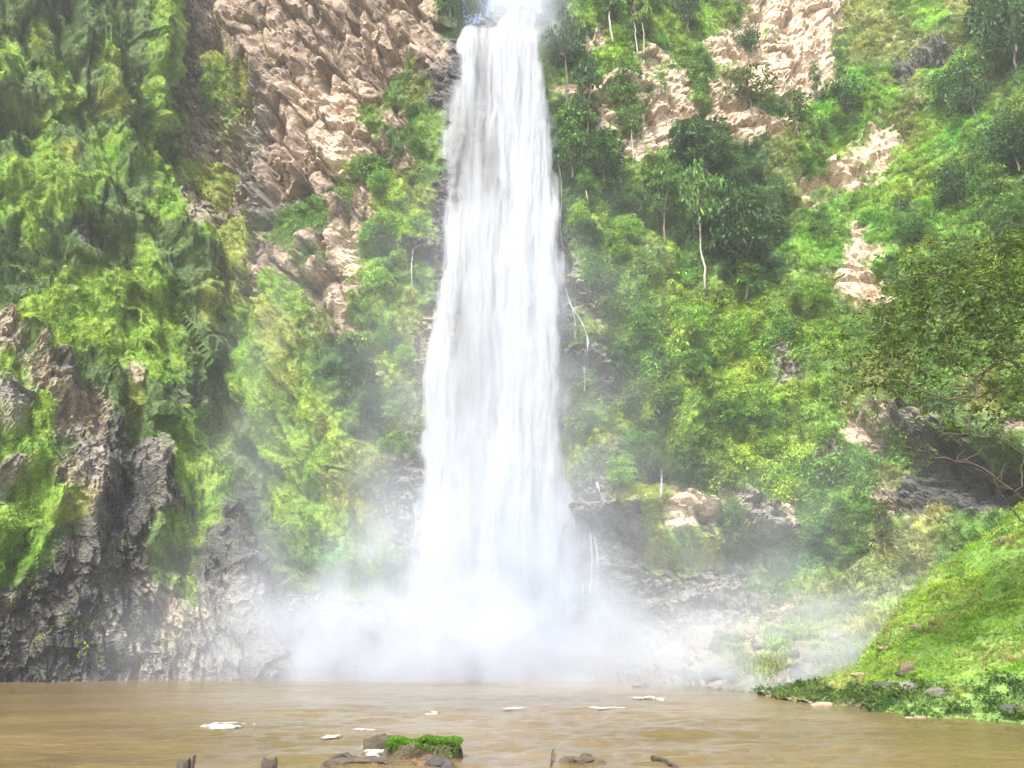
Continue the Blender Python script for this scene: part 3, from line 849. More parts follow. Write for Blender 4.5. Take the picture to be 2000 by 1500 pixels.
plant("cliff_moss", far, lambda T: (kw(T['W'], 'nmy') + 0.05 * kw(T['W'], 'kwo')) * not_fall(T) * gaps(T, 8), 11.0, 'nmy', S_MOSS, 0.4, 0.95,
      "thick green moss draped over the wet cliff faces", 14, upmix=0.1, gain=1.1, off=0.02)

# ------------------------------------------------------------------ waterfall
def fall_mat(name, lo, hi, sx, seed, mx=1.0):
    t = NT(name)
    uv = t.n('ShaderNodeAttribute', attribute_name='flow').outputs['Vector']
    den = t.n('ShaderNodeAttribute', attribute_name='amount').outputs['Fac']
    a = t.noise(t.stretch(uv, (sx, 0.055 * sx, 1)), 1.0, 5, 0.62, 0.25)
    uvo = t.n('ShaderNodeVectorMath', {0: uv, 1: (seed * 3.1, seed * 7.7, 0)}, operation='ADD').outputs[0]
    b = t.noise(t.stretch(uvo, (sx * 0.22, 0.05, 1)), 1.0, 4, 0.6, 0.8)
    f = t.math('ADD', t.math('MULTIPLY', a, 0.55), t.math('MULTIPLY', b, 0.6))
    f = t.math('ADD', f, t.math('MULTIPLY', t.math('SUBTRACT', den, 0.5), 0.9))
    al = t.n('ShaderNodeMapRange', {0: f, 1: lo, 2: hi, 3: 0.0, 4: mx}, interpolation_type='SMOOTHSTEP').outputs[0]
    al = t.math('MULTIPLY', al, t.mapr(den, 0.0, 0.25, 0.0, 1.0), clamp=True)
    colr = (0.55, 0.58, 0.62, 1)
    d = t.n('ShaderNodeBsdfDiffuse', {'Color': colr}).outputs[0]
    tr = t.n('ShaderNodeBsdfTranslucent', {'Color': colr}).outputs[0]
    w = t.n('ShaderNodeMixShader', {0: 0.45, 1: d, 2: tr}).outputs[0]
    tp = t.n('ShaderNodeBsdfTransparent').outputs[0]
    t.surf(t.n('ShaderNodeMixShader', {0: al, 1: tp, 2: w}).outputs[0])
    return t.m

fall = empty("waterfall", tuple(pt(970, 1330, 88)), "tall white waterfall dropping down the middle of the green cliff into the brown pool", "waterfall")
Mfall = Matrix.Translation(fall.location)
def sheet(name, left, right, Yoff, seed, mat, dens_fn=None, nu=110, nv=420, top=34, bottom=1345, amp=0.5, part=True, feather=0.16):
    py = np.linspace(top, bottom, nv)
    l = hermite([a[1] for a in left], [a[0] for a in left], py)
    r = hermite([a[1] for a in right], [a[0] for a in right], py)
    u = np.linspace(0, 1, nu)
    px = l[:, None] * (1 - u) + r[:, None] * u
    pyg = py[:, None] + 0 * px
    v = (py - top) / (bottom - top)
    Ybase = 91.2 - 1.6 * v - 1.2 * v ** 2
    Y = Ybase[:, None] - 0.8 - Yoff - 0.9 * np.sin(u * math.pi)[None]
    P = pt(px, pyg, Y)
    Q = np.stack([P[..., 0], P[..., 2] * 0.10, 0 * px + seed], -1)
    P[..., 1] += fbm(Q / 1.6, 4, seed) * amp
    P[..., 0] += fbm(np.stack([P[..., 0] * .2, P[..., 2] * .12, 0 * px], -1), 3, seed + 2) * 0.4
    # frayed outline: edges that wander down the drop
    e = 0.5 - np.abs(u[None] - 0.5) + 0.09 * fbm(np.stack([u[None] * 2 + 0 * px, P[..., 2] * .16, 0 * px + seed], -1), 4, seed + 4)
    den = sstep(0.0, feather, e)
    den *= sstep(0, 0.02, v)[:, None] * (1 - 0.6 * sstep(0.86, 1.0, v))[:, None]
    if dens_fn is not None: den = den * dens_fn(px, pyg)
    o = mesh_obj(name, P - np.array(fall.location), grid_faces(nv, nu), mat, parent=fall, smooth=True)
    flow = np.stack([P[..., 0], P[..., 2], 0 * px + seed], -1).reshape(-1, 3)
    set_attr(o, 'flow', flow, 'FLOAT_VECTOR'); set_attr(o, 'amount', den.ravel(), 'FLOAT')
    return o

def bl(px, py, cx, cy_, sx, sy):
    return np.exp(-((px - cx) / sx) ** 2 - ((py - cy_) / sy) ** 2)
L_all = [(905, 30), (890, 70), (876, 180), (862, 225), (853, 350), (846, 430), (836, 560), (822, 650), (808, 800), (806, 900), (790, 1000), (764, 1100), (724, 1200), (660, 1345)]
R_all = [(1056, 20), (1070, 100), (1086, 200), (1095, 300), (1106, 400), (1114, 560), (1120, 650), (1118, 760), (1130, 880), (1156, 1000), (1180, 1080), (1215, 1180), (1260, 1345)]
L_main = [(962, -2), (948, 150), (958, 300), (952, 420), (940, 560), (936, 700), (936, 800), (920, 950), (885, 1080), (850, 1200), (800, 1345)]
R_main = [(1052, -2), (1070, 100), (1088, 200), (1098, 300), (1106, 400), (1114, 560), (1110, 680), (1100, 780), (1102, 900), (1140, 1050), (1175, 1180), (1220, 1345)]
L_left = [(900, 40), (890, 70), (876, 180), (860, 225), (852, 350), (845, 430), (838, 560), (824, 650), (810, 800), (808, 940), (800, 1020), (772, 1100), (735, 1200), (690, 1345)]
R_left = [(940, 40), (944, 70), (948, 180), (956, 225), (960, 350), (950, 430), (920, 560), (900, 650), (895, 800), (905, 940), (930, 1050), (960, 1180), (980, 1345)]
def thin_all(px, py):
    gap = 0.6 * bl(px, py, 940, 170, 20, 140) + 0.45 * bl(px, py, 960, 330, 20, 60) + 0.42 * bl(px, py, 915, 770, 40, 120) + 0.5 * bl(px, py, 885, 620, 22, 100) \
        + 0.45 * bl(px, py, 1085, 860, 22, 100) + 0.5 * bl(px, py, 900, 300, 26, 110)
    return np.clip(1 - gap, 0, 1)
sheet("veil", L_all, R_all, 0.4, 3, fall_mat("falling_water_veil", 0.52, 1.02, 1.3, 1, 0.8), thin_all)
sheet("main_stream", L_main, R_main, 1.6, 5, fall_mat("falling_water_dense", 0.44, 0.90, 0.9, 2, 0.93), None, feather=0.3, top=-2)
sheet("side_stream", L_left, R_left, 1.3, 9, fall_mat("falling_water_side", 0.60, 1.10, 1.5, 3, 0.8), lambda px, py: np.clip(1 - 0.6 * bl(px, py, 900, 320, 30, 90) - .5 * bl(px, py, 905, 760, 30, 90), 0, 1), feather=0.34)
sheet("outer_spray", [(a - 14, b) for a, b in L_all], [(a + 14, b) for a, b in R_all], 2.8, 13, fall_mat("falling_water_spray", 0.50, 1.25, 0.6, 4, 0.5), None, feather=0.2, amp=1.0)

def on(px, py, Ts=None, r=9.0):
    """the nearest ground point seen at a photo pixel: position and normal"""
    best = None
    for T in (Ts or far):
        if 'proj' not in T: T['proj'] = project(T['ctr'])
        qx, qy = T['proj']
        d = (qx - px) ** 2 + (qy - py) ** 2
        k = np.where(d < r * r)[0]
        if len(k) == 0: continue
        j = k[np.argmin(T['ctr'][k, 1])]
        if best is None or T['ctr'][j, 1] < best[0][1]:
            best = (T['ctr'][j], T['nrm'][j], T['W'][j])
    if best is None and r < 200: return on(px, py, Ts, r * 2)
    return best

def ribbon(name, path, w, parent, mat, seed=0, off=0.45, dens=1.0):
    n = 60; m = 9
    A = np.array(path, float)
    d = np.r_[0, np.cumsum(np.hypot(np.diff(A[:, 0]), np.diff(A[:, 1])))]
    q = np.linspace(0, d[-1], n)
    px = hermite(d, A[:, 0], q); py = hermite(d, A[:, 1], q)
    Ys = np.array([on(x, y)[0][1] for x, y in zip(px, py)])
    Ys = np.minimum(Ys, np.minimum(np.r_[Ys[1:], Ys[-1]], np.r_[Ys[0], Ys[:-1]]))
    for _ in range(4): Ys = (Ys + np.r_[Ys[1:], Ys[-1]] + np.r_[Ys[0], Ys[:-1]]) / 3
    C = pt(px, py, Ys - off)
    u = np.linspace(-1, 1, m)
    ww = w * 0.8 * (0.7 + 0.5 * fbm(np.stack([q / 14, q * 0 + seed, q * 0], -1), 2, seed))
    P = C[:, None, :] + np.zeros((n, m, 3))
    P[..., 0] += u[None] * ww[:, None] * 0.5
    P[..., 1] -= (1 - u[None] ** 2) * 0.15
    loc = np.array(parent.location) if parent else 0
    o = mesh_obj(name, P - loc, grid_faces(n, m), mat, parent=parent, smooth=True)
    set_attr(o, 'flow', np.stack([P[..., 0], P[..., 2], 0 * P[..., 0] + seed], -1).reshape(-1, 3), 'FLOAT_VECTOR')
    e = (1 - np.abs(u)) ** 0.6
    v = np.linspace(0, 1, n)
    dd = e[None] * sstep(0, .06, v)[:, None] * (1 - sstep(.85, 1, v))[:, None] * dens
    set_attr(o, 'amount', dd.ravel(), 'FLOAT')
    return o
M_TRICKLE = fall_mat("trickling_water", 0.45, 1.05, 3.0, 6, 0.75)
def cascade(label, paths):
    p0 = paths[0][0][0]
    b = on(*p0)[0]
    e = empty("side_cascade", tuple(b), label, "small waterfall", "thin side cascades beside the main fall")
    for k, (pa, w) in enumerate(paths): ribbon("water_strand", pa, w, e, M_TRICKLE, 20 + k)
cascade("thin white cascade splitting over the dark rock right of the main fall, halfway down", [([(1102, 555), (1116, 598), (1136, 630), (1147, 660), (1143, 712)], 0.55), ([(1104, 575), (1120, 612), (1124, 668)], 0.3)])
cascade("short white trickle dropping over the dark ledge just below the split cascade", [([(1140, 714), (1142, 735), (1141, 770)], 0.45)])
cascade("thin trickle falling from a yellow grassy ledge left of the main fall", [([(808, 482), (804, 520), (806, 570)], 0.45), ([(846, 476), (822, 479), (806, 488)], 0.3)])
cascade("faint grey trickle under the dark overhang in the bushes low on the right", [([(1291, 912), (1292, 940), (1289, 985)], 0.8)])
cascade("white strands sliding down the dark wet blocks at the right foot of the fall", [([(1152, 1030), (1156, 1090), (1150, 1180)], 0.7), ([(1160, 1040), (1168, 1100), (1163, 1190)], 0.45), ([(1134, 1125), (1138, 1150), (1137, 1190)], 0.6), ([(1165, 940), (1176, 975), (1188, 1000)], .7)])
cascade("lacy white strand along the right edge of the fall above the halfway point", [([(1078, 292), (1092, 330), (1097, 385), (1094, 440), (1104, 510)], 0.5)])
cascade("thin white strand at the left foot of the fall over mossy rock", [([(797, 955), (808, 985), (812, 1030), (806, 1085)], 0.45)])

# ------------------------------------------------------------------ stones
def stone_mesh(name, seed, shape, mat, n=16):
    import bmesh
    r = np.random.default_rng(seed)
    p = r.normal(size=(n, 3)); p /= np.linalg.norm(p, axis=1, keepdims=True)
    p = np.sign(p) * np.abs(p) ** 0.6
    p *= np.array(shape) * r.uniform(0.85, 1.1, (n, 1))
    bm = bmesh.new()
    for q in p: bm.verts.new(q)
    bmesh.ops.convex_hull(bm, input=bm.verts)
    loose = [v for v in bm.verts if not v.link_faces]
    for v in loose: bm.verts.remove(v)
    me = bpy.data.meshes.new(name); bm.to_mesh(me); bm.free()
    me.materials.append(mat)
    return me
def boulder_mesh(name, seed, shape, mat, sub=3):
    import bmesh
    bm = bmesh.new(); bmesh.ops.create_icosphere(bm, subdivisions=sub, radius=1)
    co = np.array([v.co[:] for v in bm.verts])
    b1, _, _ = blocks(co + seed * 3.3, (0.9, 0.9, 0.7), RS, seed)
    d = 1 + 0.28 * b1 + 0.15 * fbm(co * 1.5 + seed, 3, seed)
    co = co * d[:, None]
    co = np.sign(co) * np.abs(co) ** 0.85 * np.array(shape)
    for v, c in zip(bm.verts, co): v.co = c
    me = bpy.data.meshes.new(name); bm.to_mesh(me); bm.free(); me.materials.append(mat)
    return me
def put(name, me, loc, scale, rot, parent=None, **tg):
    o = bpy.data.objects.new(name, me); COL.objects.link(o)
    o.location = tuple(float(x) for x in loc); o.scale = (scale,) * 3 if np.isscalar(scale) else scale
    o.rotation_euler = rot
    if parent: o.parent = parent
    return tag(o, **tg)

SH = {c: [stone_mesh("stone", 10 * j + k, ((1.0, .7, .55), (.7, .6, 1.2), (1.3, .8, .35), (.8, .8, .8))[k % 4], m) for k in range(6)]
      for j, (c, m) in enumerate((('r', M_STONE_R), ('t', M_STONE_T), ('k', M_STONE_K), ('g', M_STONE_G)))}
def cliff_stones(T, n, box, seed, kinds='rt', smin=.35, smax=1.1):
    r = np.random.default_rng(seed)
    px, py = T.setdefault('proj', project(T['ctr']))
    w = T['area'] * kw(T['W'], kinds) ** 3 * ((px > box[0]) & (px < box[2]) & (py > box[1]) & (py < box[3]))
    idx = r.choice(len(w), n, replace=False, p=w / w.sum())
    for i in idx:
        Wi = T['W'][i]
        c = max(kinds, key=lambda q: Wi[KINDS.index(q)])
        me = random.choice(SH[{'r': 'r', 't': 't', 'o': 'g', 'k': 'k', 'w': 'k'}[c]])
        s = r.uniform(smin, smax) * (0.7 + 0.6 * r.random() ** 3)
        put("stone", me, T['ctr'][i] - T['nrm'][i] * 0.25 * s, (s * .8, s * .8, s * 1.2), (0.35 + r.normal() * .25, -0.55 + r.normal() * .3, r.uniform(-.6, .6)), parent=T['o'])
cliff_stones(T_main, 40, (340, 0, 900, 520), 1, 'ro', .5, 1.5)
cliff_stones(T_main, 60, (1150, 980, 1330, 1260), 3, 'kw', .35, .8)
cliff_stones(T_butt, 24, (20, 600, 520, 1320), 4, 'ko', .3, .8)

# rubble at the foot of the right wall
r = np.random.default_rng(31)
for k in range(70):
    px = r.uniform(1290, 1700); py = 1350 - (r.random() ** 1.6) * np.interp(px, [1290, 1450, 1700], [45, 110, 120]) + 0 * px
    p, nn, _ = on(px, py, [T_main])
    s = r.uniform(0.18, 0.5) * (1 + 1.3 * r.random() ** 5) * p[1] / 62
    me = random.choice(SH['g'] + SH['k'] * 1)
    put("rubble_stone", me, p + np.array([0, 0, 0.12 * s]), s, tuple(r.uniform(-.5, .5, 2)) + (r.uniform(0, 6),),
        label="grey angular stone in the misty rubble slope between fall and grassy bank", cat="stone", group="stones of the rubble slope")
BG = [boulder_mesh("boulder", 3 + k, sh, m) for k, (sh, m) in enumerate((((1, .9, .8), M_STONE_G), ((1.2, .9, .6), M_STONE_G), ((1.5, .8, .3), M_STONE_T), ((1.1, .8, .7), M_STONE_R), ((1.3, .9, .5), M_STONE_K)))]
def boulder(px, py, wpx, kind, label, Ts, squash=1.0, rz=0.0, sink=0.15):
    p, nn, _ = on(px, py, Ts)
    dep = p[1] * cp + (p[2] - EYE) * sp
    s = wpx * 0.5 / F * dep / (1, 1.2, 1.5, 1.1, 1.3)[kind]
    return put("boulder", BG[kind], p + np.array([0, 0, s * sink]), (s, s, s * squash), (0, 0, rz), label=label, cat="boulder")
boulder(1312, 1305, 70, 0, "big grey boulder half lost in mist at the waterline right of the fall", [T_main])
boulder(1405, 1312, 72, 1, "broad grey boulder behind the shore in the mist, right of the half hidden one", [T_main])
boulder(1627, 1246, 34, 0, "round grey boulder standing alone high on the misty rubble slope", [T_main], rz=1)
boulder(1600, 1272, 24, 0, "small dark stone just below the round boulder on the rubble slope", [T_main], rz=2)
wl = [T_bank]
boulder(1733, 1262, 50, 2, "flat tan slab lying on the upper edge of the grassy bank", wl)
boulder(1773, 1303, 34, 3, "upright reddish brown rock in the grass at the middle of the bank", wl, rz=.6, squash=1.3)
boulder(1760, 1312, 30, 4, "dark block tucked under the reddish rock in the grass", wl)
boulder(1785, 1219, 18, 3, "small brown stone poking out of the grass halfway up the bank", wl)
boulder(1663, 1290, 26, 3, "brown stone at the left tip of the grassy bank", wl, rz=1.5)
boulder(1674, 1314, 42, 2, "low tan rock below the brown stone at the left tip of the bank", wl)
boulder(1602, 1330, 24, 4, "dark stone at the left end of the leafy belt by the water", wl)
boulder(1735, 1336, 60, 4, "long dark ledge stone above the leafy belt on the bank", wl, squash=.6)
boulder(1772, 1340, 34, 0, "grey stone beside the long dark ledge on the bank", wl)
boulder(1825, 1350, 44, 1, "pale grey stone in the leaves between the two thick parts of the belt", wl)
boulder(1606, 1378, 52, 2, "wedge of tan rock standing in the water in front of the leafy belt", wl, squash=1.5, sink=.3)
boulder(1590, 1380, 20, 4, "dark end stone against the left side of the tan wedge in the water", wl)
boulder(1790, 1398, 50, 2, "flat brown stone at the waterline under the middle of the leafy belt", wl, squash=.7)
boulder(1985, 1385, 60, 4, "dark rock at the waterline near the right edge of the picture", wl)
boulder(1955, 1052, 26, 3, "rounded brown stone near the top of the grassy bank", wl)
p = pt(1250, 1342, float(water_Y(1342)))
put("boulder", BG[0], p, (0.75, .7, .5), (0, 0, 1), label="small grey rock standing in the pool at the edge of the mist", cat="boulder")

# ------------------------------------------------------------------ tubes: trunks, branches, logs
def tube(path, radii, seg=7):
    A = np.array(path, float); n = len(A)
    T = np.gradient(A, axis=0); T /= np.linalg.norm(T, axis=1, keepdims=True) + 1e-9
    ref = np.array([0.31, 0.92, 0.2]); ref /= np.linalg.norm(ref)
    X = np.cross(T, ref); X /= np.linalg.norm(X, axis=1, keepdims=True) + 1e-9
    Yv = np.cross(T, X)
    a = np.linspace(0, 2 * math.pi, seg, endpoint=False)
    V = A[:, None] + (np.cos(a)[None, :, None] * X[:, None] + np.sin(a)[None, :, None] * Yv[:, None]) * np.array(radii)[:, None, None]
    V = V.reshape(-1, 3)
    f = []
    for i in range(n - 1):
        for j in range(seg):
            f.append((i * seg + j, i * seg + (j + 1) % seg, (i + 1) * seg + (j + 1) % seg, (i + 1) * seg + j))
    f.append(tuple(range(seg))[::-1]); f.append(tuple(range((n - 1) * seg, n * seg)))
    return V, f
class Geo:
    def __init__(s): s.v = []; s.f = []; s.n = 0
    def add(s, v, f):
        s.v.append(np.asarray(v, float)); s.f += [tuple(int(i) + s.n for i in q) for q in f]; s.n += len(v)
    def mesh(s, name, mat, smooth=False):
        me = bpy.data.meshes.new(name); me.from_pydata(np.concatenate(s.v).tolist(), [], s.f); me.materials.append(mat)
        me.polygons.foreach_set('use_smooth', np.full(len(me.polygons), smooth, bool))
        return me
def curve(p, q, sag, n, seed):
    r = np.random.default_rng(seed)
    p, q = np.array(p, float), np.array(q, float)
    t_ = np.linspace(0, 1, n)[:, None]
    L = np.linalg.norm(q - p)
    return p + (q - p) * t_ + np.array(sag) * np.sin(t_ * math.pi) * L + r.normal(size=(n, 3)) * L * 0.03 * np.sin(t_ * math.pi)

def tree_proto(seed, style):
    """height 1, crown half-width about 0.5: trunk mesh (brown and pale) and crown mesh"""
    r = np.random.default_rng(seed)
    st = {'umbrella': (13, .55, .95, .48, .17, .45), 'broad': (20, .32, .92, .46, .22, .9), 'dense': (18, .15, .92, .38, .24, 1.0), 'airy': (16, .35, .95, .36, .15, .7), 'bush': (14, .05, .7, .48, .28, .8)}[style]
    nl, z0, z1, rad, lr, fl = st
    g = Geo(); tr = Geo(); lb = Geo()
    base = np.array([0, 0, -0.05]); fork = np.array([r.normal() * .03, r.normal() * .03, z0 + .02])
    th = .022 if style != 'bush' else .014
    tr.add(*tube(curve(base, fork, (r.normal() * .06, 0, 0), 8, seed), np.linspace(th, th * .7, 8)))
    for k in range(nl):
        a = k * 2.4 + r.normal() * .4
        z = z0 + (z1 - z0) * (k + .5) / nl + r.normal() * .03
        prof = math.sqrt(max(0.05, 1 - ((z - (z0 + z1) / 2) / ((z1 - z0) * .62)) ** 2))
        rr = rad * prof * r.uniform(.35, .95)
        c = np.array([math.cos(a) * rr, math.sin(a) * rr, z])
        lb.add(*tube(curve(fork, c, (0, 0, -.06), 6, seed + k), np.linspace(th * .5, th * .1, 6), 5))
        q = lr * r.uniform(.7, 1.25)
        v, f = leaf_quads(int((110 if style != 'airy' else 230) * (q / .2) ** 1.6), q, 0.075 if style != 'airy' else .06, seed=seed * 50 + k, shape=(1, 1, fl * .75), aspect=.5, hemi=True)
        g.add(v + c, f)
        if k % 3 == 0:
            v, f = leaf_quads(25, q * 1.5, .06, seed=seed * 50 + k + 700, shape=(1, 1, fl * .7))
            g.add(v + c, f)
    return dict(crown=g.mesh("crown", M_LEAF), limbs=lb.mesh("branches", M_BARK, True), trunk=tr.mesh("trunk", M_BARK, True), pale=tr.mesh("trunk", M_PALE, True), w=rad + lr * .6)
PROTO = {s_: [tree_proto(i * 7 + k, s_) for k in range(2)] for i, s_ in enumerate(('umbrella', 'broad', 'dense', 'airy', 'bush'))}
GREEN = {'dark': (.042, .105, .034), 'mid': (.10, .21, .045), 'bright': (.175, .31, .045), 'yellow': (.17, .23, .035), 'blue': (.05, .115, .045), 'dull': (.10, .14, .05)}
def tree(px, pb, ptop, w, style, tone, label, cat='tree', pale=False, Ts=None, group=None, k=0, off=0.5):
    p, nn, _ = on(px, min(pb, 1400), Ts)
    q = pt(px, pb, p[1] - off)
    dep = q[1] * cp + (q[2] - EYE) * sp
    topz = pt(px, ptop, q[1])[2]
    h = topz - q[2]
    pr = PROTO[style][k % 2]
    sw = w * 0.5 / F * dep / pr['w']
    e = empty('shrub' if cat == 'shrub' else 'tree', tuple(q), label, cat, group)
    e.rotation_euler = (0, 0, random.uniform(0, 6.28))
    e.scale = (sw, sw, h)
    for nm, me in (('trunk', pr['pale' if pale else 'trunk']), ('branches', pr['limbs']), ('crown', pr['crown'])):
        o = bpy.data.objects.new(nm, me); COL.objects.link(o); o.parent = e
        if nm == 'crown':
            c = np.array(GREEN[tone]) * random.uniform(.85, 1.2)
            o.color = (c[0], c[1], c[2], 1)
    return e
tree(1108, 198, 42, 95, 'umbrella', 'blue', "airy dark tree with a flat crown close to the right edge of the waterfall's lip")
tree(1118, 340, 205, 92, 'dense', 'mid', "tall dense bushy tree hugging the right side of the fall below the airy one")
tree(1180, 352, 262, 100, 'dense', 'dark', "dark bushy tree just right of the tall dense one beside the fall", k=1)
tree(1150, 300, 118, 70, 'airy', 'dark', "slim tree on the rock ledge right of the waterfall's lip", k=1)
tree(1222, 222, 118, 80, 'dense', 'mid', "rounded green tree above the tan rock step right of the fall", k=1)
tree(1385, 372, 238, 165, 'broad', 'blue', "broad dark tree spreading below the tan cliff in the upper right")
tree(1455, 575, 372, 178, 'broad', 'dark', "largest dark round tree in the middle of the right hillside", k=1)
tree(1376, 552, 325, 125, 'umbrella', 'mid', "feathery tree with a long bare white trunk left of the largest round tree", pale=True)
tree(1300, 470, 330, 95, 'airy', 'mid', "light feathery tree left of the white trunked one on the hillside", k=1)
tree(1238, 308, 212, 75, 'umbrella', 'mid', "small flat crowned tree with a thin white trunk against tan rock", pale=True, k=1)
tree(1197, 75, -70, 90, 'airy', 'mid', "tall tree with a curved white trunk on the grassy shelf at the top", pale=True)
tree(1246, 96, -80, 60, 'airy', 'bright', "slender pale trunk rising out of the picture, left of a close pair", pale=True, k=1)
tree(1257, 97, -50, 50, 'airy', 'bright', "slender pale trunk rising out of the picture, right of a close pair", pale=True)
tree(1470, 238, 148, 135, 'umbrella', 'dull', "flat topped reddish green tree growing on the tan rock face")
tree(1560, 265, 196, 90, 'umbrella', 'dark', "small dark flat topped tree at the foot of the tan cliff", k=1)
tree(1655, 222, 150, 95, 'bush', 'blue', "dark round bush at the right foot of the tan cliff")
tree(1462, 98, 42, 55, 'bush', 'dark', "small dark ball shaped bush on the grass above the tan rock")
tree(1148, 388, 335, 50, 'airy', 'mid', "bare looking small tree with a white stem beside the fall", pale=True)
tree(1985, 130, -40, 120, 'dense', 'dark', "dark tree filling the top right corner")
tree(1905, 225, 120, 95, 'dense', 'blue', "blue green tree left of the top right corner tree", k=1)
tree(1990, 330, 235, 90, 'broad', 'dark', "dark tree at the right edge below the corner tree")
tree(1850, 205, 145, 65, 'broad', 'mid', "mid green tree at the upper end of the dark rock streak", k=1)
tree(1792, 478, 424, 70, 'bush', 'dark', "dark hollow looking bush on the right slope above the near tree")
tree(1940, 400, 330, 75, 'broad', 'mid', "green tree on the right slope below the edge tree", k=1)
tree(918, 42, -45, 85, 'dense', 'dark', "dark tree on the left shoulder of the waterfall's lip", Ts=[T_main])
tree(880, 30, -60, 70, 'dense', 'mid', "mid green tree left of the dark one above the waterfall's lip", k=1)
tree(1082, 34, -30, 60, 'airy', 'blue', "wispy tree on the right shoulder of the waterfall's lip")
tree(1345, 60, -30, 60, 'dense', 'dark', "narrow dark tree at the top between two grassy shelves", k=1)
tree(1600, 200, 120, 30, 'airy', 'dull', "small sapling clinging to the right side of the tan cliff")
tree(1735, 1095, 985, 40, 'airy', 'dull', "thin nearly bare sapling on the misty slope above the grassy bank")

# countable shrubs over the undergrowth
r = np.random.default_rng(77)
placed = []
def shrubs(n, box, label, group, wmin, wmax, tones, seed):
    rr = np.random.default_rng(seed); c = 0; tries = 0
    while c < n and tries < 900:
        tries += 1
        px, py = rr.uniform(box[0], box[2]), rr.uniform(box[1], box[3])
        b = on(px, py)
        if kw(b[2], 'ldbs') < 0.45: continue
        w = rr.uniform(wmin, wmax)
        if any((px - x) ** 2 + (py - y) ** 2 < (w * .7) ** 2 for x, y in placed): continue
        placed.append((px, py))
        tone = tones[0] if kw(b[2], 'd') > .4 else tones[1 + c % (len(tones) - 1)]
        lab = label.replace('leafy shrub', {'dark': 'dark green leafy shrub', 'mid': 'mid green leafy shrub', 'bright': 'bright green leafy shrub', 'blue': 'blue green leafy shrub'}[tone]) + (' high up' if py < box[1] + (box[3] - box[1]) / 3 else ' halfway up' if py < box[1] + (box[3] - box[1]) * 2 / 3 else ' low down')
        tree(px, py + w * .35, py - w * rr.uniform(.45, .65), w, ('bush', 'dense', 'bush')[c % 3], tone, lab + (' leftward' if px < box[0] + (box[2] - box[0]) / 3 else ' rightward' if px > box[0] + (box[2] - box[0]) * 2 / 3 else ' centre'), 'shrub', group=group, k=c, off=.3)
        c += 1
shrubs(9, (560, 150, 800, 900), "leafy shrub on the cliff left of the waterfall", "shrubs left of the waterfall", 38, 62, ('dark', 'mid', 'bright'), 1)
shrubs(14, (1110, 360, 1320, 960), "leafy shrub in the band right beside the waterfall", "shrubs right of the waterfall", 45, 90, ('dark', 'mid', 'blue', 'bright'), 2)
shrubs(10, (1320, 520, 1700, 980), "leafy shrub amid the right hillside", "shrubs on the right hillside", 45, 95, ('dark', 'bright', 'mid', 'bright'), 3)
shrubs(4, (1700, 250, 1990, 560), "leafy shrub on the slope near the right edge", "shrubs on the upper right slope", 50, 100, ('dark', 'mid', 'blue'), 4)
shrubs(10, (1250, 990, 1700, 1100), "leafy shrub above the wet rock of the right hillside", "shrubs above the wet rock", 35, 60, ('dark', 'mid'), 5)

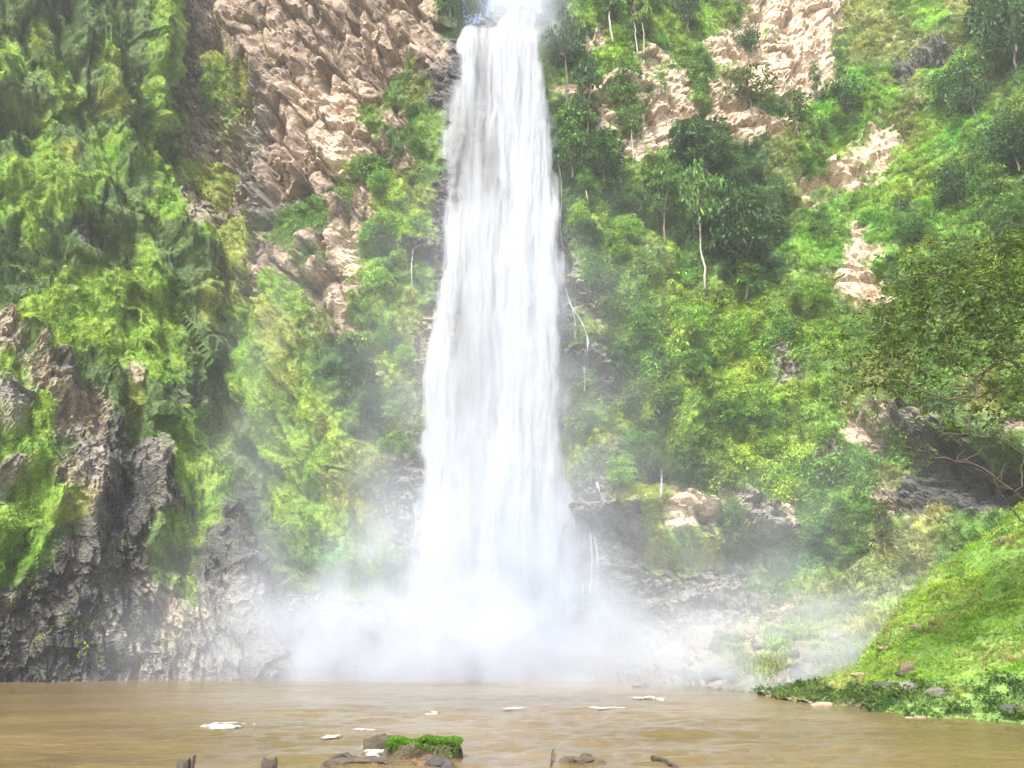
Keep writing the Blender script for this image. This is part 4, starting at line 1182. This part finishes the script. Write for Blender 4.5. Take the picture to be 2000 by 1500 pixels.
# ------------------------------------------------------------------ the near tree reaching in from the right
def branch_tree():
    gb = Geo(); gl = Geo()
    rr = np.random.default_rng(5)
    b0 = on(2170, 1150, [T_bank])[0]
    e = empty("overhanging_tree", tuple(b0), "near tree reaching thin bare branches and drooping leaves in from the right edge", "tree")
    def P3(lst): return np.array([pt(x, y, Y) for x, y, Y in lst])
    trunk = np.vstack([b0 - [0, 0, .4], P3([(2165, 1080, 35.5), (2150, 960, 35), (2140, 830, 34.5), (2120, 700, 34), (2110, 560, 33.5), (2090, 450, 33)])])
    def dens(A, n):
        d = np.r_[0, np.cumsum(np.linalg.norm(np.diff(A, axis=0), axis=1))]; q = np.linspace(0, d[-1], n)
        return np.stack([hermite(d, A[:, k], q) for k in range(3)], -1)
    tg = Geo(); tg.add(*tube(dens(trunk, 24) - b0, np.linspace(.30, .10, 24), 10))
    o = bpy.data.objects.new("trunk", tg.mesh("trunk", M_BARK_D, True)); COL.objects.link(o); o.parent = e
    limbs = [
     ([(2150, 1010, 35), (2060, 1010, 34.5), (2000, 975, 34), (1960, 945, 33.5), (1900, 905, 33), (1830, 893, 32.5), (1770, 872, 32)], .085),
     ([(2145, 930, 35), (2060, 920, 34.5), (2000, 890, 34), (1950, 855, 33.6), (1900, 850, 33), (1840, 846, 33)], .07),
     ([(2140, 830, 34.5), (2060, 740, 34), (2000, 716, 33.5), (1962, 700, 33), (1928, 722, 33), (1905, 772, 33), (1890, 850, 33)], .10),
     ([(1928, 722, 33), (1890, 735, 32.6), (1858, 712, 32.4), (1845, 660, 32.2), (1838, 600, 32)], .045),
     ([(1905, 772, 33), (1850, 778, 32.5), (1790, 760, 32), (1750, 742, 32), (1700, 728, 31.6), (1660, 700, 31.5)], .05),
     ([(1790, 760, 32), (1760, 745, 32), (1745, 718, 32), (1725, 690, 32)], .03),
     ([(2120, 700, 34), (2040, 610, 33.5), (1960, 570, 33), (1880, 545, 32.6), (1800, 540, 32.3), (1730, 560, 32)], .07),
     ([(2112, 600, 33.6), (2050, 520, 33), (1980, 490, 32.6), (1920, 500, 32)], .05),
     ([(1960, 700, 33), (1930, 640, 33), (1890, 610, 32.6), (1820, 620, 32.4), (1760, 640, 32)], .04),
     ([(2000, 890, 34), (1985, 960, 33.6), (1930, 930, 33), (1880, 890, 33)], .03),
     ([(2000, 1020, 34), (1950, 960, 33.5), (1930, 900, 33.2), (1905, 868, 33)], .035),
     ([(2130, 780, 34.4), (2080, 770, 33.6), (2030, 790, 33), (1985, 830, 32.6), (1960, 860, 32.2)], .04),
    ]
    for lst, rad in limbs:
        A = dens(P3(lst), 22) - b0
        A[1:-1] += rr.normal(size=(20, 3)) * .05
        g = Geo(); g.add(*tube(A, np.linspace(rad, rad * .3, 22), 6))
        # twigs
        for k in range(rr.integers(5, 9)):
            i = rr.integers(6, 21)
            d = rr.normal(size=3); d[2] = abs(d[2]) * .6 - .15; d /= np.linalg.norm(d)
            L = rr.uniform(.5, 1.6)
            tw = curve(A[i], A[i] + d * L, (0, 0, .12), 6, int(rr.integers(1e6)))
            g.add(*tube(tw, np.linspace(rad * .28, .006, 6), 4))
        bo = bpy.data.objects.new("branch", g.mesh("branch", M_BARK_D, True)); COL.objects.link(bo); bo.parent = e
    # leaf sprays
    regs = [  # px, py, rx, ry, n
     (1900, 530, 130, 50, 150), (1800, 560, 90, 60, 90), (1960, 600, 90, 70, 110), (1760, 640, 90, 50, 70), (1870, 640, 90, 50, 80), (1700, 690, 70, 35, 34),
     (1800, 700, 110, 35, 55), (1950, 700, 70, 50, 40), (1740, 745, 80, 25, 22), (1970, 470, 60, 30, 60), (2060, 560, 90, 120, 120), (1930, 800, 70, 40, 20), (1860, 830, 60, 30, 12), (1990, 760, 30, 40, 14), (2080, 760, 60, 90, 50), (1780, 880, 60, 25, 8)]
    for (cx_, cy_, rx, ry, n) in regs:
        for k in range(int(n * 1.15)):
            px = cx_ + rr.normal() * rx * .55; py = cy_ + rr.normal() * ry * .55
            c = pt(px, py, rr.uniform(31.6, 36.5)) - b0
            d = rr.normal(size=3); d[2] = -abs(d[2]) * .5; d /= np.linalg.norm(d)
            L = rr.uniform(.35, .8); m = int(rr.integers(9, 17))
            for j in range(m):
                s_ = (j + 1) / m
                q = c + d * L * s_ + np.array([0, 0, -.25]) * L * s_ * s_
                side = np.cross(d, [0, 0, 1.0]) * (1 if j % 2 else -1) + d * .35 + rr.normal(size=3) * .3
                side /= np.linalg.norm(side)
                ll = rr.uniform(.2, .34); wv = np.cross(side, [0, 0, 1.0] + rr.normal(size=3) * .5); wv /= np.linalg.norm(wv); wv *= ll * .2
                tip = q + side * ll + np.array([0, 0, -.05])
                mid = q + side * ll * .5
                gl.add([q, mid + wv, tip, mid - wv], [(0, 1, 2, 3)])
    lo = bpy.data.objects.new("crown", gl.mesh("crown", M_LEAF)); COL.objects.link(lo); lo.parent = e
    lo.color = (.085, .135, .035, 1)
branch_tree()

# ------------------------------------------------------------------ planting of the near bank
def bank_w(T, fn):
    px, py = project(T['ctr'])
    return fn(px, py) * (px < 2300)
below = lambda px: np.interp(px, [1440, 1560, 1700, 1800, 1880, 2000, 2300], [1338, 1338, 1352, 1352, 1350, 1312, 1300])
isbelt = lambda px, py: (sstep(-7, 7, py - below(px) + 8 * np.sin(px / 19) + 5 * np.sin(px / 7.3)))
def bank_plants(name, wf, dens, source, smin, smax, c0, c1, label, seed, upmix=.5, off=0.0):
    T = T_bank
    px, py = T['proj'] if 'proj' in T else project(T['ctr'])
    w = wf(px, py) * ((px < 2300) & (px > 1400)) * (T['ctr'][:, 2] > -0.1)
    idx, P = sample(dict(T, area=T['area']), w, dens, seed)
    N = T['nrm'][idx]; rr = np.random.default_rng(seed)
    Z = N * (1 - upmix) + np.array([0, 0, 1.]) * upmix + rr.normal(size=N.shape) * .25
    m = np.clip(.5 + fbm(P / 1.8, 3, seed) + rr.normal(size=len(P)) * .2, 0, 1)[:, None]
    C = (np.array(c0) * (1 - m) + np.array(c1) * m)
    s = rr.uniform(smin, smax, len(P)) * (0.8 + .5 * np.clip(fbm(P / 2, 2, seed + 1), -.5, 1))
    print(name, len(P))
    return gn_scatter(name, P - rr.uniform(0, .05, (len(P), 1)) * N + N * off, axis_euler(Z, seed), s, C, source, label)
bank_plants("bank_grass", lambda px, py: 1 - isbelt(px, py), 55, S_TUFT, .14, .32, (.15, .28, .03), (.27, .40, .06), "bright green grass carpeting the steep bank on the right", 41, .35)
bank_plants("waterside_leaves", isbelt, 22, S_CLUMP2, .3, .7, (.035, .08, .02), (.10, .16, .035), "dark leafy belt of creepers along the waterline of the bank", 42, .5, .12)

bank_plants("bank_weeds", lambda px, py: (1 - isbelt(px, py)) * sstep(.1, .5, fbm(T_bank['ctr'] / 2.2, 3, 88)), 4.5, S_CLUMP2, .25, .6, (.09, .17, .03), (.17, .25, .05), "low broad leaved weeds scattered through the bank grass", 43, .5, .05)
bank_plants("dry_grass", lambda px, py: (1 - isbelt(px, py)) * sstep(.15, .5, fbm(T_bank['ctr'] * np.array([.3, .3, 1.2]) / 1.2, 3, 89)), 16, S_TUFT, .2, .4, (.24, .24, .08), (.32, .28, .12), "dry yellowish grass in streaks across the steep bank", 44, .3, .02)
# fallen branch on the shore
def log(name, path, rad, mat, label, cat, seg=8):
    A = np.array(path, float); c = A.mean(0)
    d = np.r_[0, np.cumsum(np.linalg.norm(np.diff(A, axis=0), axis=1))]; q = np.linspace(0, d[-1], 18)
    B = np.stack([hermite(d, A[:, k], q) for k in range(3)], -1)
    rr = np.random.default_rng(len(label))
    B[1:-1] += rr.normal(size=(16, 3)) * rad * .2
    v, f = tube(B - c, np.linspace(rad, rad * .55, 18) * (1 + rr.normal(size=18) * .09), seg)
    o = mesh_obj(name, v, f, mat, smooth=True); o.location = tuple(c)
    return tag(o, label, cat)
bp = [pt(x, y, on(x, y, [T_main])[0][1] - .6) for x, y in ((1462, 1338), (1500, 1335), (1545, 1334), (1560, 1342))]
log("driftwood", bp, .08, M_BARK, "thin brown log lying along the misty shore left of the leafy belt", "driftwood")

# ------------------------------------------------------------------ foreground: rock, driftwood, posts, foam
def W0(px, py, z=0.0):
    return pt(px, py, float(water_Y(py, z)))
M_WOOD = bark_mat("wet_dark_wood", (.022, .017, .014), (.07, .055, .045))
M_BROWN = simple_rock_mat("rock_brown_wet", (.045, .036, .025), (.14, .105, .065), wet=.7, sc=4)
M_ORANGE = simple_rock_mat("rock_orange", (.13, .075, .035), (.22, .125, .06), wet=.5, sc=4)

c = W0(825, 1482)
rk = empty("mossy_rock", tuple(c), "low dark rock topped with a thick cap of bright green moss in the shallow water", "rock")
def slab(sx, sy, sz, seed, nx=34, ny=18, lump=.12):
    """a flat-topped block with broken sides, built as a closed loaf"""
    th = np.linspace(0, 2 * math.pi, 56, endpoint=False)
    rings = []
    prof = [(1.10, -.6), (1.12, -.1), (1.06, .25), (1.02, .55), (.98, .8), (.88, .95), (.6, 1.0), (.3, 1.0), (.02, 1.0)]
    for kx, kz in prof:
        cx_ = np.sign(np.cos(th)) * np.abs(np.cos(th)) ** .55 * sx * kx
        cy_ = np.sign(np.sin(th)) * np.abs(np.sin(th)) ** .55 * sy * kx
        rings.append(np.stack([cx_, cy_, np.full_like(th, kz * sz)], -1))
    V = np.array(rings)
    q = V / .28
    dd = fbm(q + seed, 3, seed) * lump
    b, _, _ = blocks(V, (.35, .3, .2), RS, seed)
    dirv = V / (np.linalg.norm(V, axis=-1, keepdims=True) + 1e-6)
    V = V + dirv * (dd + b * lump)[..., None]
    nr, nc = V.shape[:2]
    f = [(i * nc + j, i * nc + (j + 1) % nc, (i + 1) * nc + (j + 1) % nc, (i + 1) * nc + j) for i in range(nr - 1) for j in range(nc)]
    f.append(tuple((nr - 1) * nc + j for j in range(nc)))
    return V, f
V, f = slab(.92, .5, .40, 3, lump=.08)
mesh_obj("rock_body", V.reshape(-1, 3), f, M_BROWN, parent=rk)
# moss cap: thick pile over the top, thicker at the back right
rr = np.random.default_rng(8)
gm = Geo()
for k in range(2600):
    x = rr.uniform(-.84, .94); y = rr.uniform(-.52, .48)
    lv = .41 + .03 * math.sin(x * 5) + .05 * max(0, math.sin(x * 9 + 1))
    z = lv if y > -.44 else lv - rr.uniform(0, .22 + .12 * (x > .3))
    v, f = leaf_quads(8, .06, .04, droop=.4, seed=int(rr.integers(1e6)), shape=(1, 1, .7), aspect=.7)
    gm.add(v + [x, y, z], f)
mo = bpy.data.objects.new("moss", gm.mesh("moss", M_LEAF)); COL.objects.link(mo); mo.parent = rk; mo.color = (.085, .20, .012, 1); mo['kind'] = 'stuff'

def fore_rock(name, px, py, size, seed, mat, label, cat="rock", rz=0.0, lump=.1, z=0.0):
    V, f = slab(*size, seed, lump=lump)
    o = mesh_obj(name, V.reshape(-1, 3), f, mat); o.location = tuple(W0(px, py, 0) + np.array([0, 0, z])); o.rotation_euler = (0, 0, rz)
    return tag(o, label, cat)
fore_rock("rock", 742, 1466, (.42, .3, .34), 5, M_BROWN, "brown rock with white water round it left of the mossy rock", rz=.2)
fore_rock("rock", 700, 1494, (.75, .35, .14), 6, M_BROWN, "flat brown shelf of rock in front of the white water", rz=-.1)
fore_rock("rock", 816, 1496, (.20, .18, .12), 7, M_ORANGE, "small orange brown stone in front of the mossy rock")
fore_rock("rock", 855, 1500, (.3, .2, .12), 9, M_STONE_K, "wet dark stone below the right end of the mossy rock")
fore_rock("rock", 1140, 1492, (.55, .28, .13), 10, M_BROWN, "low brown rock barely above the water, middle of the bottom edge")
log("driftwood", [W0(648, 1494) + [0, 0, .12], W0(668, 1490) + [0, 0, .15], W0(700, 1496) + [0, 0, .12], W0(745, 1499) + [0, 0, .1], W0(790, 1502)], .07, M_WOOD, "dark curved driftwood lying across the brown rock shelf", "driftwood")
log("driftwood", [W0(1275, 1484) + [0, 0, .05], W0(1300, 1492) + [0, 0, .06], W0(1330, 1504)], .06, M_WOOD, "short dark stick floating at the bottom edge right of the low rock", "driftwood")
log("driftwood", [W0(1076, 1500), W0(1078, 1488) + [0, 0, .15], W0(1082, 1474) + [0, 0, .12]], .025, M_WOOD, "thin twig standing out of the water left of the low rock", "driftwood")

def post(px, wpx, ptop, label, splinter=False):
    Y = 8.0
    tpp = pt(px, ptop, Y); w = wpx / F * (Y * cp) * 1.08
    gz0 = 0.9 - 0.11 * 6
    e = empty("post", (tpp[0], Y, gz0), label, "post", "weathered posts on the near shore")
    h = tpp[2] - gz0
    rr = np.random.default_rng(int(px))
    zs = np.r_[np.linspace(-.3, h * .97, 10), h]
    th = np.linspace(0, 2 * math.pi, 14, endpoint=False)
    rad = w / 2 * (1 + .10 * np.sin(th * 3 + px) + .05 * rr.normal(size=14))
    V = []
    for i, z in enumerate(zs):
        k = 1 if i < len(zs) - 1 else .8
        V += [(math.cos(a) * q * k + .02 * math.sin(z * 3), math.sin(a) * q * k, z + (0 if i < 9 else .02 * math.sin(a * 2 + 1))) for a, q in zip(th, rad)]
    n = 14
    f = [(i * n + j, i * n + (j + 1) % n, (i + 1) * n + (j + 1) % n, (i + 1) * n + j) for i in range(len(zs) - 1) for j in range(n)]
    f.append(tuple((len(zs) - 1) * n + j for j in range(n)))
    mesh_obj("shaft", np.array(V), f, M_WOOD, parent=e)
    if splinter:
        A = np.array([(w * .35, 0, -.2), (w * .45, 0, h * .5), (w * .66, 0, h + .045)])
        v, f = tube(curve(A[0], A[2], (0, 0, 0), 6, 1), [w * .2, w * .2, w * .19, w * .18, w * .17, w * .13], 6)
        mesh_obj("splinter", v, f, M_WOOD, parent=e)
    return e
post(363, 22, 1485, "dark weathered post with a slanting splinter on its right side, bottom left", True)
post(531, 26, 1482, "plain dark weathered post standing right of the splintered one")

t = NT("foam")
g = t.n('ShaderNodeNewGeometry').outputs['Position']
nz = t.noise(g, 9.0, 5, .7)
bump = t.n('ShaderNodeBump', {'Strength': .8, 'Distance': .05, 'Height': nz}).outputs[0]
t.surf(t.n('ShaderNodeBsdfPrincipled', {'Base Color': t.mixc(t.mapr(nz, .35, .65, 0, 1), (.26, .22, .16, 1), (.52, .51, .48, 1)), 'Roughness': .6, 'Normal': bump}).outputs[0])
foam_bs = [n_ for n_ in t.t.nodes if n_.type == 'BSDF_PRINCIPLED'][0]
am = t.n('ShaderNodeAttribute', attribute_name='froth').outputs['Fac']
hol = t.math('ADD', t.math('MULTIPLY', t.noise(t.stretch(g, (1, 1.6, 1)), 7.0, 5, .75), 1.6), t.math('MULTIPLY', am, 1.1))
t.t.links.new(t.n('ShaderNodeMixShader', {0: t.n('ShaderNodeMapRange', {0: hol, 1: 1.0, 2: 1.5, 3: 0.0, 4: 1.0}).outputs[0], 1: t.n('ShaderNodeBsdfTransparent').outputs[0], 2: foam_bs.outputs[0]}).outputs[0], t.out.inputs['Surface'])
M_FOAM = t.m
def foam(px, py, wpx, hpx, label, seed, hh=.09, thr=0.0):
    hh *= .6; hpx *= .85
    p = W0(px, py); a = W0(px - wpx / 2, py); b = W0(px + wpx / 2, py); n_ = W0(px, py + hpx / 2); f_ = W0(px, py - hpx / 2)
    sx, sy = (b - a)[0] / 2, (f_ - n_)[1] / 2
    nx, ny = 60, 26
    X, Y_ = np.meshgrid(np.linspace(-1.25, 1.25, nx), np.linspace(-1.3, 1.3, ny))
    r2 = np.sqrt(np.abs(X) ** 2.6 + np.abs(Y_ + .25 * np.sin(X * 3 + seed)) ** 2.6)
    Q = np.stack([X * sx / .5, Y_ * sy / .5, 0 * X + seed], -1)
    m = .9 - r2 + .95 * fbm(Q / 1.0, 5, seed) - thr
    Z = np.where(m > 0, hh * np.clip(m * 2.2, 0, 1) ** .5 * (1 + .5 * fbm(Q * 2, 3, seed + 1)), -.12)
    V = np.stack([X * sx, Y_ * sy, Z], -1)
    F_ = grid_faces(ny, nx)
    mm = (m > -.12).ravel(); F_ = F_[mm[F_].any(1)]
    used = np.unique(F_); rem = np.zeros(nx * ny, int); rem[used] = np.arange(len(used))
    o = mesh_obj("foam_or_glint", V.reshape(-1, 3)[used], rem[F_], M_FOAM, smooth=True); o.location = tuple(p); set_attr(o, 'froth', m.ravel()[used], 'FLOAT')
    return tag(o, label, "foam")
foam(440, 1420, 112, 15, "long bright white streak of foam on the brown water, left half of the pool", 1, .12)
foam(645, 1443, 38, 11, "short blob of white foam left of the mossy rock", 2, .12)
foam(1258, 1364, 62, 5, "thin white foam line on the right side of the pool near the mist", 3, .10)
foam(1288, 1368, 14, 6, "tiny foam crest just right of the thin foam line", 4, .14)
foam(846, 1396, 26, 8, "small foam blob on the pool above the mossy rock", 5, .12)
foam(720, 1428, 60, 8, "broken pale foam left of the mossy rock's top", 6, .07, .15)
foam(735, 1470, 74, 30, "churning white water between the brown rocks left of the mossy rock", 7, .16, .1)
foam(850, 1496, 60, 14, "white ripple in front of the mossy rock's right end", 8, .08, .15)
foam(1180, 1383, 80, 5, "pale foam drawn as a glint of light in the middle right of the pool", 9, .06, .1)  # pale foam mesh stands in for light caught on a wave crest
foam(1010, 1384, 60, 4, "pale foam drawn as a glint of light in the centre of the pool", 10, .06, .15)  # second glint, its light put into the pale foam colour
foam(490, 1319, 46, 4, "white foam line at the foot of the dark buttress", 11, .25, 0)

# ------------------------------------------------------------------ mist
def mist(name, lo, hi, fn, label, aniso=0.2, step=1.0):
    lo = np.array(lo, float); hi = np.array(hi, float)
    v = np.array([[x, y, z] for x in (lo[0], hi[0]) for y in (lo[1], hi[1]) for z in (lo[2], hi[2])])
    f = [(0, 1, 3, 2), (4, 6, 7, 5), (0, 4, 5, 1), (2, 3, 7, 6), (0, 2, 6, 4), (1, 5, 7, 3)]
    t = NT(name + "_vapour")
    g = t.n('ShaderNodeNewGeometry').outputs['Position']
    den = fn(t, g)
    p = t.n('ShaderNodeVolumePrincipled', {'Color': (0.80, 0.85, 0.93, 1), 'Density': den, 'Anisotropy': aniso})
    t.vol(p.outputs[0])
    try: t.m.cycles.volume_step_rate = step
    except Exception: pass
    o = mesh_obj(name, v, f, t.m)
    tag(o, label, kind='stuff')
    return o

def gauss(t, x, c, s):
    q = t.math('DIVIDE', t.math('SUBTRACT', x, c), s)
    return t.math('EXPONENT', t.math('MULTIPLY', t.math('MULTIPLY', q, q), -1.0))
def base_mist(t, g):
    s = t.n('ShaderNodeSeparateXYZ', {0: g})
    x, y, z = s.outputs
    n = t.noise(g, 0.15, 5, 0.62, 0.5)
    nn = t.mapr(n, 0.38, 0.64, 0.12, 1.5)
    zc = t.math('MAXIMUM', z, 0.0)
    col = t.math('MULTIPLY', gauss(t, x, -1.5, 14.0), t.math('EXPONENT', t.math('DIVIDE', zc, -20.0)))
    top = t.mapr(t.noise(g, 0.10, 3, 0.5, 0.3), 0.3, 0.7, 5.0, 13.0)
    top = t.math('MULTIPLY', top, t.mapr(x, 9.0, 14.0, 1.0, 0.4))
    zz = t.math('POWER', t.math('DIVIDE', zc, top), 3.0)
    xx = t.math('POWER', t.math('ABSOLUTE', t.math('DIVIDE', t.math('ADD', x, 6.0), 27.0)), 4.0)
    low = t.math('EXPONENT', t.math('MULTIPLY', t.math('ADD', zz, xx), -1.0))
    gap = t.math('MULTIPLY', t.math('MULTIPLY', gauss(t, x, -31.0, 4.5), t.math('EXPONENT', t.math('DIVIDE', zc, -22.0))), t.mapr(y, 82.0, 88.0, 0.0, 1.0))
    d = t.math('ADD', t.math('ADD', t.math('MULTIPLY', col, 0.16), t.math('MULTIPLY', low, 0.17)), t.math('MULTIPLY', gap, 0.10))
    fy = t.mapr(y, 67.0, 82.0, 0.0, 1.0)
    return t.math('MULTIPLY', t.math('MULTIPLY', d, nn), fy)
mist("spray_mist", (-46, 67, -0.3), (36, 97, 56), base_mist, "white spray billowing round the foot of the fall")
def drift_mist(t, g):
    s = t.n('ShaderNodeSeparateXYZ', {0: g})
    x, y, z = s.outputs
    n = t.noise(t.stretch(g, (1, 1, 1.6), (0, -0.3, 0)), 0.13, 4, 0.6, 0.6)
    nn = t.mapr(n, 0.42, 0.66, 0.0, 1.5)
    zc = t.math('MAXIMUM', z, 0.0)
    d = t.math('MULTIPLY', t.math('EXPONENT', t.math('DIVIDE', zc, -4.5)), t.math('MULTIPLY', gauss(t, x, 21, 13.0), 0.20))
    return t.math('MULTIPLY', d, nn)
mist("drifting_mist", (-2, 52, -0.3), (46, 66.9, 22), drift_mist, "thin mist drifting over the rubble right of the fall")
def lip_mist(t, g):
    s = t.n('ShaderNodeSeparateXYZ', {0: g})
    x, y, z = s.outputs
    nn = t.mapr(t.noise(g, 0.35, 4, 0.6, 0.4), 0.35, 0.65, 0.2, 1.4)
    d = t.math('MULTIPLY', gauss(t, x, 1.2, 4.6), gauss(t, z, LIPZ, 7.0))
    return t.math('MULTIPLY', t.math('MULTIPLY', d, nn), 0.16)
LIPZ = float(pt(1000, 10, 90)[2])
mist("lip_spray", (-10, 85, LIPZ - 18), (13, 97, LIPZ + 12), lip_mist, "fine spray hanging over the lip of the fall")

# one closed body of hazy air round it all
v = np.array([[x, y, z] for x in (-160, 150) for y in (-70, 190) for z in (-3.5, 175)], float)
f = [(0, 1, 3, 2), (4, 6, 7, 5), (0, 4, 5, 1), (2, 3, 7, 6), (0, 2, 6, 4), (1, 5, 7, 3)]
t = NT("hazy_air")
t.vol(t.n('ShaderNodeVolumePrincipled', {'Color': (0.95, 0.97, 1.0, 1), 'Density': 0.0004, 'Anisotropy': 0.1}).outputs[0])
haze = mesh_obj("haze", v, f, t.m)
tag(haze, kind='stuff')
